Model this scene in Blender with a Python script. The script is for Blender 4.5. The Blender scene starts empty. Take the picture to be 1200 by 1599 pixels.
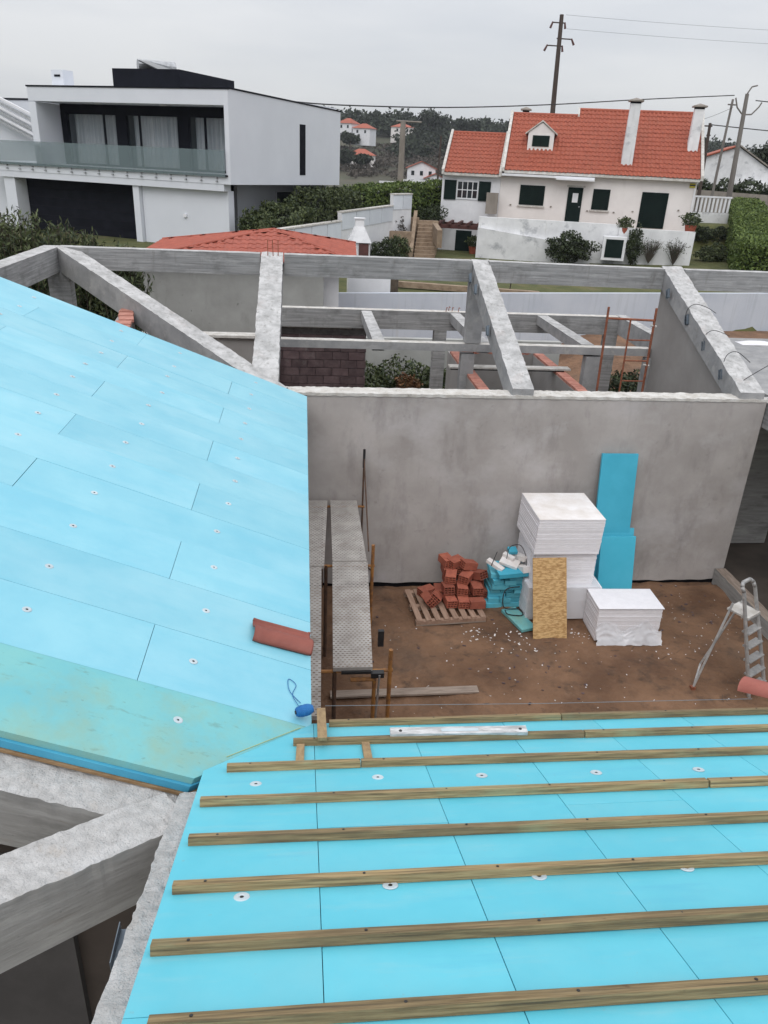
import bpy, bmesh, math, random
import numpy as np
from mathutils import Vector, Matrix, noise as mn

rnd = random.Random(7)
S = bpy.context.scene
COL = S.collection
R = math.radians

# ------------------------------------------------------------------ camera
cam_d = bpy.data.cameras.new('camera'); cam = bpy.data.objects.new('camera', cam_d); COL.objects.link(cam)
YAW, PITCH, ROLL = R(6.6), R(24.68), R(2.75)
f = Vector((math.sin(YAW)*math.cos(PITCH), math.cos(YAW)*math.cos(PITCH), -math.sin(PITCH)))
r0 = Vector((math.cos(YAW), -math.sin(YAW), 0)); u0 = r0.cross(f)
rr = r0*math.cos(ROLL)+u0*math.sin(ROLL); uu = -r0*math.sin(ROLL)+u0*math.cos(ROLL)
cam.matrix_world = Matrix(((rr.x, uu.x, -f.x, 0), (rr.y, uu.y, -f.y, 0), (rr.z, uu.z, -f.z, 6.5), (0, 0, 0, 1)))
cam_d.sensor_fit = 'VERTICAL'; cam_d.sensor_height = 36; cam_d.lens = 36*1194/1599
cam_d.clip_start = .05; cam_d.clip_end = 3000
S.camera = cam

# ------------------------------------------------------------------ sky, sun, exposure
SUN_EL, SUN_AZ = R(48), R(196)
w = bpy.data.worlds.new('World'); S.world = w; w.use_nodes = True
nt = w.node_tree; nt.nodes.clear()
def nn(t, tree, **k):
    n = tree.nodes.new(t)
    for a, b in k.items(): setattr(n, a, b)
    return n
out = nn('ShaderNodeOutputWorld', nt); bg = nn('ShaderNodeBackground', nt); bg.inputs[1].default_value = .1
sky = nn('ShaderNodeTexSky', nt, sky_type='NISHITA', sun_disc=False, sun_elevation=SUN_EL, sun_rotation=SUN_AZ)
tc = nn('ShaderNodeTexCoord', nt); mp = nn('ShaderNodeMapping', nt); mp.inputs['Scale'].default_value = (1.2, 1.2, 7)
ns = nn('ShaderNodeTexNoise', nt); ns.inputs['Scale'].default_value = 1.5; ns.inputs['Detail'].default_value = 5; ns.inputs['Roughness'].default_value = .5
cr = nn('ShaderNodeValToRGB', nt)
cr.color_ramp.elements[0].position = .36; cr.color_ramp.elements[0].color = (.79, .825, .885, 1)
cr.color_ramp.elements[1].position = .66; cr.color_ramp.elements[1].color = (1.02, 1.03, 1.05, 1)
sx = nn('ShaderNodeSeparateXYZ', nt)
mr = nn('ShaderNodeMapRange', nt); mr.inputs['From Min'].default_value = 0; mr.inputs['From Max'].default_value = .9
mr.inputs['To Min'].default_value = 5.5; mr.inputs['To Max'].default_value = 15.6
vm = nn('ShaderNodeVectorMath', nt, operation='SCALE')
mx = nn('ShaderNodeMix', nt, data_type='RGBA'); mx.inputs[0].default_value = .93
L = nt.links.new
L(tc.outputs['Generated'], mp.inputs[0]); L(mp.outputs[0], ns.inputs[0]); L(ns.outputs[0], cr.inputs[0])
L(tc.outputs['Generated'], sx.inputs[0]); L(sx.outputs[2], mr.inputs[0])
L(cr.outputs[0], vm.inputs[0]); L(mr.outputs[0], vm.inputs['Scale'])
L(sky.outputs[0], mx.inputs[6]); L(vm.outputs[0], mx.inputs[7]); L(mx.outputs[2], bg.inputs[0]); L(bg.outputs[0], out.inputs[0])
sd = bpy.data.lights.new('sun', 'SUN'); sd.energy = .85; sd.angle = R(40); sd.color = (1, .97, .93)
so = bpy.data.objects.new('sun', sd); COL.objects.link(so)
sdir = Vector((math.sin(SUN_AZ)*math.cos(SUN_EL), math.cos(SUN_AZ)*math.cos(SUN_EL), math.sin(SUN_EL)))
so.rotation_euler = sdir.to_track_quat('Z', 'Y').to_euler()
S.view_settings.view_transform = 'Standard'; S.view_settings.look = 'None'
S.view_settings.exposure = 0.22; S.view_settings.gamma = 1; S.view_settings.use_curve_mapping = False

# ------------------------------------------------------------------ materials
MATS = {}
def mat(name, c1, c2, sc=(1, 1, 1), nsc=3, rough=.8, bump=.3, bsc=40, stain=None, metal=0, p=(.35, .65), det=5,
        island=False, spec=.5, bdist=.004, streak=None, objvar=.06, rough2=None):
    m = bpy.data.materials.new(name); m.use_nodes = True; t = m.node_tree; t.nodes.clear(); K = t.links.new
    o = nn('ShaderNodeOutputMaterial', t); b = nn('ShaderNodeBsdfPrincipled', t); K(b.outputs[0], o.inputs[0])
    b.inputs['Roughness'].default_value = rough; b.inputs['Metallic'].default_value = metal
    b.inputs['Specular IOR Level'].default_value = spec
    tc = nn('ShaderNodeTexCoord', t); oi = nn('ShaderNodeObjectInfo', t)
    ad = nn('ShaderNodeVectorMath', t, operation='ADD'); ml = nn('ShaderNodeMath', t, operation='MULTIPLY'); ml.inputs[1].default_value = 31.7
    K(oi.outputs['Random'], ml.inputs[0]); K(tc.outputs['Object'], ad.inputs[0]); K(ml.outputs[0], ad.inputs[1])
    mp = nn('ShaderNodeMapping', t); mp.inputs['Scale'].default_value = sc; K(ad.outputs[0], mp.inputs[0])
    n1 = nn('ShaderNodeTexNoise', t); n1.inputs['Scale'].default_value = nsc; n1.inputs['Detail'].default_value = det
    n1.inputs['Roughness'].default_value = .62; K(mp.outputs[0], n1.inputs[0])
    rp = nn('ShaderNodeValToRGB', t); rp.color_ramp.elements[0].position = p[0]; rp.color_ramp.elements[1].position = p[1]
    rp.color_ramp.elements[0].color = (*c1, 1); rp.color_ramp.elements[1].color = (*c2, 1)
    if island:
        g = nn('ShaderNodeNewGeometry', t); mm = nn('ShaderNodeMath', t, operation='ADD'); m3 = nn('ShaderNodeMath', t, operation='MULTIPLY'); m3.inputs[1].default_value = .5
        K(g.outputs['Random Per Island'], mm.inputs[0]); K(n1.outputs[0], mm.inputs[1]); K(mm.outputs[0], m3.inputs[0]); K(m3.outputs[0], rp.inputs[0])
    else: K(n1.outputs[0], rp.inputs[0])
    last = rp.outputs[0]
    for st in (stain or []):   # (colour, mapping scale, noise scale, lo, hi, amount)
        mp2 = nn('ShaderNodeMapping', t); mp2.inputs['Scale'].default_value = st[1]; mp2.inputs['Location'].default_value = (3.1*st[2], 7.7, 1.3); K(ad.outputs[0], mp2.inputs[0])
        n2 = nn('ShaderNodeTexNoise', t); n2.inputs['Scale'].default_value = st[2]; n2.inputs['Detail'].default_value = 6; n2.inputs['Roughness'].default_value = .65; K(mp2.outputs[0], n2.inputs[0])
        r2 = nn('ShaderNodeMapRange', t); r2.inputs['From Min'].default_value = st[3]; r2.inputs['From Max'].default_value = st[4]; r2.inputs['To Max'].default_value = st[5]
        K(n2.outputs[0], r2.inputs[0]); x = nn('ShaderNodeMix', t, data_type='RGBA'); K(r2.outputs[0], x.inputs[0]); K(last, x.inputs[6]); x.inputs[7].default_value = (*st[0], 1); last = x.outputs[2]
    if objvar:
        hs = nn('ShaderNodeHueSaturation', t); mr = nn('ShaderNodeMapRange', t); mr.inputs['To Min'].default_value = 1-objvar; mr.inputs['To Max'].default_value = 1+objvar
        K(oi.outputs['Random'], mr.inputs[0]); K(mr.outputs[0], hs.inputs['Value']); K(last, hs.inputs['Color']); last = hs.outputs[0]
    K(last, b.inputs['Base Color'])
    if bump:
        n3 = nn('ShaderNodeTexNoise', t); n3.inputs['Scale'].default_value = bsc; n3.inputs['Detail'].default_value = 4; K(mp.outputs[0], n3.inputs[0])
        bp = nn('ShaderNodeBump', t); bp.inputs['Strength'].default_value = bump; bp.inputs['Distance'].default_value = bdist; K(n3.outputs[0], bp.inputs['Height']); K(bp.outputs[0], b.inputs['Normal'])
    MATS[name] = m; return m
G = lambda v: (v, v*.985, v*.99)
M = {}
xst = [((.19, .50, .57), (1, 1, 1), 1.1, .45, .75, .6), ((.27, .52, .57), (1, 6, 1), 2.0, .55, .75, .4), ((.075, .40, .56), (1, 7, 1), 1.3, .56, .75, .5), ((.22, .36, .38), (1, 1, 1), 26, .665, .73, .45)]
M['xps'] = mat('xps_light_blue', (.090, .47, .585), (.12, .52, .63), nsc=1.6, rough=.42, bump=.12, bsc=160, bdist=.001, stain=xst, objvar=.035)
M['xps2'] = mat('xps_light_blue_sheen', (.15, .46, .58), (.22, .53, .63), nsc=1.3, rough=.36, spec=.8, bump=.12, bsc=160, bdist=.001, objvar=.04,
                stain=[((.115, .45, .58), (.5, 5, 1), 1.2, .50, .72, .45), ((.30, .57, .66), (.8, 1.6, 1), 1.0, .48, .72, .5), ((.22, .36, .38), (1, 1, 1), 26, .665, .73, .4)])  # paler base and patches put the grazing sky sheen into the colour
M['xpsd'] = mat('xps_weathered', (.13, .43, .48), (.18, .47, .47), nsc=2.2, rough=.55, bump=.15, bsc=120, bdist=.001, objvar=.02,
                stain=[((.25, .36, .24), (1, 1, 1), 1.7, .50, .72, .75), ((.11, .15, .09), (1, 2.5, 1), 7, .60, .76, .6), ((.09, .12, .08), (1, 1.5, 1), 22, .64, .72, .4)])
M['xpsb'] = mat('xps_edge_blue', (.055, .32, .50), (.075, .38, .56), nsc=3, rough=.5, bump=.2, bsc=90, bdist=.001)
M['xpso'] = mat('xps_offcut', (.07, .38, .50), (.13, .46, .56), nsc=2, rough=.5, bump=.1, bsc=90, bdist=.001, objvar=.2)
M['xpsf'] = mat('xps_front', (.05, .42, .57), (.07, .46, .62), nsc=2, rough=.5, bump=.1, bsc=90, bdist=.001)
M['xpsl'] = mat('xps_leaning', (.045, .36, .50), (.06, .41, .56), nsc=2, rough=.5, bump=.1, bsc=90, bdist=.001)
M['conc'] = mat('formed_concrete', (.19, .19, .19), (.33, .327, .327), sc=(.5, 1, 12), nsc=2.6, rough=.9, bump=.55, bsc=9, bdist=.01,
                stain=[((.10, .098, .095), (1, 1, 1), 2.1, .5, .72, .7), ((.42, .415, .41), (1, 1, 3), 3.3, .55, .75, .6), ((.13, .12, .11), (4, 4, .7), 2.5, .58, .75, .5)])
M['rafc'] = mat('rafter_concrete', (.24, .24, .245), (.34, .335, .335), nsc=2.3, rough=.9, bump=.4, bsc=35, bdist=.004,
                stain=[((.16, .155, .15), (1, 1, 1), 4, .5, .75, .6), ((.42, .40, .38), (1, 1, 1), 7, .56, .75, .6)])
M['ctop'] = mat('rough_concrete_top', (.33, .325, .32), (.52, .51, .505), nsc=5, rough=.95, bump=.9, bsc=55, bdist=.012,
                stain=[((.22, .215, .20), (1, 1, 1), 14, .52, .68, .7), ((.40, .33, .30), (1, 1, 1), 1.7, .58, .7, .35)])
M['ctopf'] = mat('foreground_concrete_top', (.37, .36, .35), (.50, .49, .48), nsc=14, rough=.95, bump=1, bsc=95, bdist=.010, det=10,
                stain=[((.17, .165, .155), (1, 1, 1), 45, .60, .70, .7), ((.34, .29, .24), (1, 1, 1), 6, .58, .72, .6), ((.62, .62, .63), (1, 1, 1), 3, .55, .7, .5)])
M['cwood'] = mat('board_marked_concrete', (.25, .243, .232), (.34, .332, .32), sc=(.8, 1, 8), nsc=3, rough=.9, bump=.35, bsc=9, bdist=.008, det=9,
                stain=[((.42, .41, .39), (.8, 1, 2.5), 2.6, .52, .72, .7), ((.22, .17, .12), (1, 1, 8), 2, .62, .75, .35), ((.10, .097, .092), (.7, 1, 2.2), 2.2, .54, .74, .7), ((.07, .068, .065), (3, 1, 9), 9, .68, .74, .7)])
M['plast'] = mat('cement_render', (.325, .298, .282), (.44, .407, .39), nsc=.9, rough=.92, bump=.25, bsc=25, bdist=.004, det=9, objvar=0,
                stain=[((.50, .475, .475), (1, 1, 1.3), .9, .5, .72, .75), ((.19, .17, .165), (2.2, 2.2, .8), 1.2, .53, .76, .6), ((.25, .22, .195), (3.5, 3.5, .35), 1.6, .60, .78, .4), ((.17, .16, .15), (1, 1, 1), 8, .63, .75, .35)])
M['plast2'] = mat('warm_render', (.25, .235, .225), (.31, .295, .285), nsc=1.2, rough=.92, bump=.25, bsc=25, det=7)
M['mort'] = mat('light_mortar', (.45, .42, .38), (.62, .60, .57), nsc=6, rough=.95, bump=.8, bsc=60, bdist=.01, stain=[((.2, .17, .14), (1, 1, 1), 9, .6, .7, .6)])
M['white'] = mat('white_wall_paint', (.66, .66, .68), (.74, .74, .76), nsc=1.5, rough=.85, bump=.1, bsc=30, stain=[((.50, .50, .49), (2, 2, .4), 1.2, .58, .8, .4)], objvar=.02)
M['vill'] = mat('villa_white_render', (.61, .63, .675), (.65, .67, .715), nsc=.6, rough=.8, bump=.05, bsc=30, objvar=0)
M['cream'] = mat('cream_wall_paint', (.70, .66, .64), (.77, .73, .71), nsc=.8, rough=.85, bump=.1, bsc=20, stain=[((.55, .51, .48), (1, 1, .5), 1.1, .58, .8, .5)], objvar=.02)
M['old'] = mat('weathered_white_wall', (.62, .62, .63), (.76, .76, .77), nsc=1.3, rough=.9, bump=.3, bsc=12, bdist=.01, stain=[((.30, .31, .33), (1, 1, 1.2), 1.0, .55, .68, .8), ((.35, .34, .30), (3, 3, .3), 1.5, .6, .75, .5)])
M['bwall'] = mat('bluish_boundary_wall', (.48, .52, .585), (.55, .585, .64), nsc=.8, rough=.8, bump=.1, bsc=20, stain=[((.36, .40, .43), (5, 5, .25), 1.2, .55, .75, .6), ((.44, .42, .36), (6, 6, .2), .8, .6, .75, .5)])
M['bpan'] = mat('bluish_white_panel', (.60, .63, .68), (.66, .69, .74), nsc=1, rough=.8, bump=.1, bsc=20)
M['oldg'] = mat('stained_garage_wall', (.30, .30, .285), (.38, .38, .365), nsc=1.1, rough=.92, bump=.3, bsc=18, stain=[((.20, .20, .18), (2, 2, .5), 1.4, .55, .75, .6), ((.08, .08, .07), (1, 1, 1), 5, .68, .76, .7)])
M['tile'] = mat('clay_roof_tile', (.26, .060, .034), (.37, .094, .050), nsc=7, rough=.75, bump=.3, bsc=50, stain=[((.26, .08, .045), (1, 1, 1), 1.5, .5, .72, .6), ((.36, .20, .12), (1, 1, 1), 5, .62, .8, .4)])
M['tile2'] = mat('garage_roof_tile', (.27, .06, .036), (.36, .085, .05), nsc=5, rough=.75, bump=.3, bsc=50, stain=[((.22, .06, .04), (1, 1, 1), 3, .5, .75, .5)])
M['tilen'] = mat('new_clay_tile', (.185, .046, .032), (.24, .064, .044), nsc=5, rough=.6, bump=.25, bsc=90, bdist=.002, stain=[((.27, .09, .06), (1, 1, 1), 9, .55, .8, .5)])
M['tilep'] = mat('pinkish_clay_tile', (.27, .072, .052), (.33, .098, .072), nsc=5, rough=.6, bump=.25, bsc=90, bdist=.002, stain=[((.52, .20, .15), (1, 1, 1), 6, .55, .8, .5)])
M['brick'] = mat('hollow_clay_brick', (.27, .072, .045), (.37, .11, .065), nsc=12, rough=.8, bump=.3, bsc=90, bdist=.003, objvar=.22)
M['bricko'] = mat('orange_brick_edge', (.36, .14, .10), (.48, .22, .17), nsc=8, rough=.85, bump=.4, bsc=50, bdist=.004, objvar=.12)
M['block'] = mat('brown_concrete_block', (.065, .042, .045), (.115, .078, .08), nsc=5, rough=.92, bump=.6, bsc=40, bdist=.006, objvar=.18, stain=[((.19, .17, .165), (1, 1, 1), 4, .58, .75, .6)])
M['bmort'] = mat('block_mortar', (.12, .105, .10), (.20, .185, .175), nsc=8, rough=.95, bump=.6, bsc=40)
M['bat'] = mat('treated_batten', (.17, .115, .050), (.37, .27, .135), sc=(1.2, 34, 34), nsc=3.2, rough=.75, bump=.5, bsc=14, bdist=.003, det=8, objvar=.32,
               stain=[((.070, .050, .026), (.7, 30, 30), 2.4, .50, .64, .8), ((.10, .07, .04), (1, 3, 3), .9, .50, .70, .55), ((.27, .30, .17), (1, 3, 3), 1.3, .56, .68, .55), ((.10, .055, .025), (3, 6, 6), 3, .66, .74, .8), ((.12,.115,.10), (1, 3, 3), .7, .55, .75, .55)])
M['baty'] = mat('tan_batten', (.26, .17, .085), (.38, .26, .13), sc=(9, .7, 9), nsc=5, rough=.75, bump=.4, bsc=12, bdist=.002, det=8, objvar=.1, stain=[((.15, .085, .04), (12, .6, 12), 2.5, .52, .75, .6)])
M['wgrey'] = mat('weathered_board', (.22, .17, .135), (.36, .29, .24), sc=(1, 9, 9), nsc=3, rough=.88, bump=.4, bsc=10, det=7, stain=[((.14, .10, .08), (1, 4, 4), 2, .52, .75, .6)])
M['pal'] = mat('pallet_wood', (.24, .145, .10), (.36, .24, .175), sc=(9, 1, 9), nsc=3, rough=.85, bump=.4, bsc=10, det=7)
M['ply'] = mat('plywood_edge', (.22, .13, .06), (.33, .21, .11), sc=(1, 3, 20), nsc=3, rough=.85, bump=.4, bsc=20)
M['osb'] = mat('oriented_strand_board', (.34, .19, .07), (.56, .36, .16), sc=(.55, 1, 1.6), nsc=26, rough=.75, bump=.3, bsc=40, bdist=.002, det=2, p=(.38, .60), stain=[((.24, .12, .045), (.7, 1, 2), 36, .60, .70, .7), ((.66, .47, .25), (.5, 1, 2), 30, .60, .68, .7)])
M['eps'] = mat('white_polystyrene', (.76, .74, .765), (.82, .80, .825), nsc=8, rough=.7, bump=.15, bsc=150, bdist=.001, objvar=.03, stain=[((.60, .55, .50), (1, 1, 1), 3, .6, .8, .35)])
M['epsd'] = mat('dusty_polystyrene', (.64, .59, .55), (.78, .75, .74), nsc=3, rough=.8, bump=.2, bsc=60, objvar=.04)
M['dirt'] = mat('brown_dirt', (.110, .056, .030), (.225, .124, .070), nsc=1.1, rough=.95, bump=.9, bsc=14, bdist=.03, det=10, objvar=0,
                stain=[((.042, .028, .020), (1, 1, 1), 3.5, .54, .72, .75), ((.24, .15, .10), (1, 1, 1), 6, .60, .78, .45), ((.105, .080, .062), (1, 1, 1), .8, .55, .75, .5)])
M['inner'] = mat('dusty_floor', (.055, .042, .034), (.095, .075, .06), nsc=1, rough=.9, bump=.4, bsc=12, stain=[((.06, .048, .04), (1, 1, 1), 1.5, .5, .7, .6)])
M['grass'] = mat('grass', (.055, .066, .016), (.105, .105, .032), nsc=1.2, rough=.95, bump=.9, bsc=25, bdist=.04, det=9, objvar=0,
                stain=[((.16, .12, .065), (1, 1, 1), .5, .53, .68, .65), ((.03, .045, .012), (1, 1, 1), 2, .55, .75, .6)])
M['hill'] = mat('hillside_scrub', (.040, .042, .024), (.075, .066, .042), nsc=.03, rough=1, bump=0, det=9, objvar=0,
                stain=[((.035, .065, .022), (1, 1, 1), .014, .53, .62, .8), ((.105, .085, .06), (1, 1, 1), .05, .56, .75, .6), ((.02, .026, .016), (1, 1, 1), .09, .55, .7, .75)])
M['shade'] = mat('shaded_render', (.055, .05, .047), (.085, .078, .074), nsc=1.5, rough=.95, bump=.3, bsc=20)  # render colour darkened to carry the shade of the interior
M['galv'] = mat('galvanised_steel', (.34, .35, .36), (.50, .51, .52), nsc=8, rough=.45, bump=.1, bsc=60, metal=.7, stain=[((.28, .25, .22), (1, 1, 1), 7, .55, .75, .5)])
M['deck'] = mat('dusty_steel_deck', (.33, .30, .275), (.46, .43, .40), nsc=5, rough=.85, bump=.4, bsc=60, metal=.1, stain=[((.17, .125, .095), (1, 1, 1), 4, .55, .75, .6), ((.50, .49, .47), (1, 1, 1), 9, .6, .75, .6)])
M['org'] = mat('orange_painted_steel', (.25, .105, .028), (.35, .16, .04), nsc=9, rough=.6, bump=.3, bsc=60, stain=[((.12, .055, .03), (1, 1, 1), 7, .48, .66, .9)])
M['rust'] = mat('rusty_steel', (.17, .055, .03), (.30, .10, .05), nsc=12, rough=.8, bump=.4, bsc=60)
M['rustd'] = mat('dark_rusty_steel', (.05, .028, .018), (.10, .05, .028), nsc=12, rough=.8, bump=.4, bsc=60)
M['alu'] = mat('splattered_aluminium', (.32, .32, .32), (.46, .45, .44), nsc=12, rough=.6, bump=.3, bsc=60, metal=.35, stain=[((.60, .57, .54), (1, 1, 1), 15, .55, .66, .8)])
M['black'] = mat('black_plastic', (.012, .012, .013), (.02, .02, .022), rough=.5, bump=0)
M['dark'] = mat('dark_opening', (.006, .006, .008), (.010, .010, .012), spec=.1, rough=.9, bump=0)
M['navy'] = mat('dark_slate_cladding', (.006, .007, .011), (.010, .011, .017), spec=.12, nsc=2, rough=.8, bump=.1, bsc=20)
M['green'] = mat('dark_green_paint', (.003, .010, .009), (.005, .015, .013), spec=.15, nsc=2, rough=.6, bump=.05)
M['maroon'] = mat('maroon_timber', (.065, .022, .018), (.10, .035, .03), nsc=4, rough=.7, bump=.2, bsc=20)
M['tan'] = mat('tan_stone', (.20, .14, .095), (.32, .24, .17), nsc=4, rough=.9, bump=.6, bsc=20, bdist=.01)
M['pole'] = mat('grey_pole', (.14, .125, .115), (.20, .185, .17), nsc=3, rough=.9, bump=.2, sc=(1, 1, .3))
M['poled'] = mat('dark_timber_pole', (.045, .032, .027), (.075, .055, .045), nsc=3, rough=.9, bump=.2, sc=(3, 3, .3))
M['polec'] = mat('concrete_pole', (.20, .175, .15), (.28, .25, .22), nsc=2, rough=.9, bump=.2, sc=(1, 1, .4))
M['wire'] = mat('dark_cable', (.02, .02, .022), (.03, .03, .03), rough=.7, bump=0)
M['gstr'] = mat('grey_string', (.16, .19, .21), (.2, .23, .25), rough=.8, bump=0)
M['bstr'] = mat('blue_twine', (.008, .10, .32), (.02, .18, .46), sc=(40, 40, 2), nsc=6, rough=.7, bump=.7, bsc=30, bdist=.003)
M['ystr'] = mat('yellow_string', (.40, .42, .16), (.46, .48, .2), rough=.8, bump=0)
M['brk'] = mat('steel_bracket', (.10, .125, .155), (.15, .18, .21), nsc=9, rough=.5, metal=.5, bump=.1)
M['wash'] = mat('washer_plastic', (.42, .50, .54), (.50, .57, .60), nsc=9, rough=.5, bump=.1)
M['level'] = mat('worn_level_metal', (.30, .30, .30), (.60, .60, .60), sc=(1, 5, 5), nsc=9, rough=.5, bump=.2, stain=[((.10, .09, .08), (1, 4, 4), 9, .58, .66, .8)])
M['curt'] = mat('grey_curtain', (.55, .60, .64), (.80, .83, .85), sc=(9, 9, .1), nsc=1.5, rough=.9, bump=.3, bsc=3, bdist=.02, det=2)
M['yel'] = mat('yellow_sign', (.45, .38, .02), (.5, .42, .03), rough=.6, bump=0)
M['f_dark'] = mat('foliage_dark', (.010, .018, .007), (.045, .062, .020), nsc=2, rough=.7, bump=0, island=True, p=(.3, .7))
M['f_mid'] = mat('foliage_mid', (.018, .032, .010), (.085, .105, .035), nsc=2, rough=.7, bump=0, island=True, p=(.3, .7))
M['f_lime'] = mat('foliage_lime', (.035, .065, .010), (.14, .19, .04), nsc=2, rough=.7, bump=0, island=True, p=(.3, .7))
M['f_pine'] = mat('foliage_pine', (.012, .018, .011), (.036, .046, .026), nsc=.5, rough=.9, bump=0, island=True, p=(.3, .7))
M['f_dry'] = mat('foliage_dry', (.10, .045, .02), (.20, .10, .04), nsc=2, rough=.8, bump=0, island=True)
M['twig'] = mat('bare_twigs', (.05, .042, .035), (.09, .075, .06), rough=.9, bump=0)
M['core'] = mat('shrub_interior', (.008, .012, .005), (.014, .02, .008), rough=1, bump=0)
M['bark'] = mat('tree_bark', (.06, .045, .035), (.11, .085, .065), nsc=4, rough=.95, bump=.5, bsc=20)
def glassm(name, col, alpha, rough=.08):
    m = bpy.data.materials.new(name); m.use_nodes = True; b = m.node_tree.nodes['Principled BSDF']
    b.inputs['Base Color'].default_value = (*col, 1); b.inputs['Roughness'].default_value = rough; b.inputs['Alpha'].default_value = alpha
    b.inputs['Specular IOR Level'].default_value = .6
    nz = m.node_tree.nodes.new('ShaderNodeTexNoise'); nz.inputs['Scale'].default_value = 1.2
    rp = m.node_tree.nodes.new('ShaderNodeValToRGB'); rp.color_ramp.elements[0].color = (*[c*.85 for c in col], 1); rp.color_ramp.elements[1].color = (*[min(1, c*1.15) for c in col], 1)
    m.node_tree.links.new(nz.outputs[0], rp.inputs[0]); m.node_tree.links.new(rp.outputs[0], b.inputs['Base Color'])
    return m
M['glass'] = glassm('balustrade_glass', (.18, .24, .25), .45, .12)
M['pane'] = glassm('window_glass', (.05, .07, .08), .18, .04)
M['film'] = glassm('plastic_film', (.80, .80, .83), .72, .25)
M['dglass'] = glassm('dark_window_glass', (.015, .02, .024), 1, .06)

# ------------------------------------------------------------------ mesh helpers
class MB:
    def __init__(s): s.v = []; s.f = []; s.sm = False
    def add(s, vs, fs):
        n = len(s.v); s.v += [tuple(v) for v in vs]; s.f += [tuple(i+n for i in q) for q in fs]; return s
    def box(s, x0, x1, y0, y1, z0, z1, mtx=None):
        vs = [Vector(p) for p in [(x0, y0, z0), (x1, y0, z0), (x1, y1, z0), (x0, y1, z0), (x0, y0, z1), (x1, y0, z1), (x1, y1, z1), (x0, y1, z1)]]
        if mtx is not None: vs = [mtx @ v for v in vs]
        return s.add(vs, [(3, 2, 1, 0), (4, 5, 6, 7), (0, 1, 5, 4), (1, 2, 6, 5), (2, 3, 7, 6), (3, 0, 4, 7)])
    def prism(s, poly, off):     # poly: list of 3D points (top), off: extrusion vector
        n = len(poly); off = Vector(off); a = [Vector(p) for p in poly]; b = [p+off for p in a]
        fs = [tuple(range(n)), tuple(reversed(range(n, 2*n)))] + [(i, i+n, (i+1) % n+n, (i+1) % n) for i in range(n)]
        return s.add(a+b, fs)
    def tube(s, p0, p1, r0, r1=None, n=8, caps=True):
        p0 = Vector(p0); p1 = Vector(p1); r1 = r0 if r1 is None else r1; d = (p1-p0).normalized()
        a = d.orthogonal().normalized(); b = d.cross(a)
        vs = []
        for p, r in ((p0, r0), (p1, r1)):
            for i in range(n):
                t = 2*math.pi*i/n; vs.append(p+(a*math.cos(t)+b*math.sin(t))*r)
        fs = [(i, (i+1) % n, (i+1) % n+n, i+n) for i in range(n)]
        if caps: fs += [tuple(reversed(range(n))), tuple(range(n, 2*n))]
        return s.add(vs, fs)
    def path(s, pts, r, n=6):
        for a, b in zip(pts, pts[1:]): s.tube(a, b, r, n=n)
        return s
    def grid(s, fn, nu, nv):
        n = len(s.v)
        for j in range(nv+1):
            for i in range(nu+1): s.v.append(tuple(fn(i/nu, j/nv)))
        for j in range(nv):
            for i in range(nu):
                a = n+j*(nu+1)+i; s.f.append((a, a+1, a+nu+2, a+nu+1))
        return s
    def mesh(s, name, m, smooth=False):
        me = bpy.data.meshes.new(name); me.from_pydata(s.v, [], s.f); me.materials.append(m); me.update()
        if smooth: me.polygons.foreach_set('use_smooth', [True]*len(me.polygons))
        return me
    def build(s, name, m, parent=None, bevel=0, smooth=False, label=None, cat=None, group=None, kind=None):
        o = bpy.data.objects.new(name, s.mesh(name, m, smooth)); COL.objects.link(o)
        if parent: o.parent = parent
        if bevel:
            b = o.modifiers.new('bevel', 'BEVEL'); b.width = bevel; b.segments = 2; b.limit_method = 'ANGLE'
        tag(o, label, cat, group, kind); return o
def tag(o, label=None, cat=None, group=None, kind=None):
    if label: o['label'] = label
    if cat: o['category'] = cat
    if group: o['group'] = group
    if kind: o['kind'] = kind
    return o
def empty(name, loc, label, cat, rz=0, group=None):
    o = bpy.data.objects.new(name, None); COL.objects.link(o); o.location = loc; o.rotation_euler = (0, 0, rz); o.empty_display_size = .2
    return tag(o, label, cat, group)
def copy_tree(o, parent=None):
    c = o.copy(); COL.objects.link(c); c.parent = parent
    for ch in list(o.children): copy_tree(ch, c)
    return c
def inst(name, me, parent, loc=(0, 0, 0), rot=(0, 0, 0), scale=(1, 1, 1), label=None, cat=None, group=None, kind=None, bevel=0):
    o = bpy.data.objects.new(name, me); COL.objects.link(o); o.parent = parent; o.location = loc; o.rotation_euler = rot; o.scale = scale
    if bevel:
        b = o.modifiers.new('bevel', 'BEVEL'); b.width = bevel; b.segments = 2; b.limit_method = 'ANGLE'
    return tag(o, label, cat, group, kind)
nz3 = lambda x, y, z, s=1.: mn.noise(Vector((x*s, y*s, z*s)))

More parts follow.
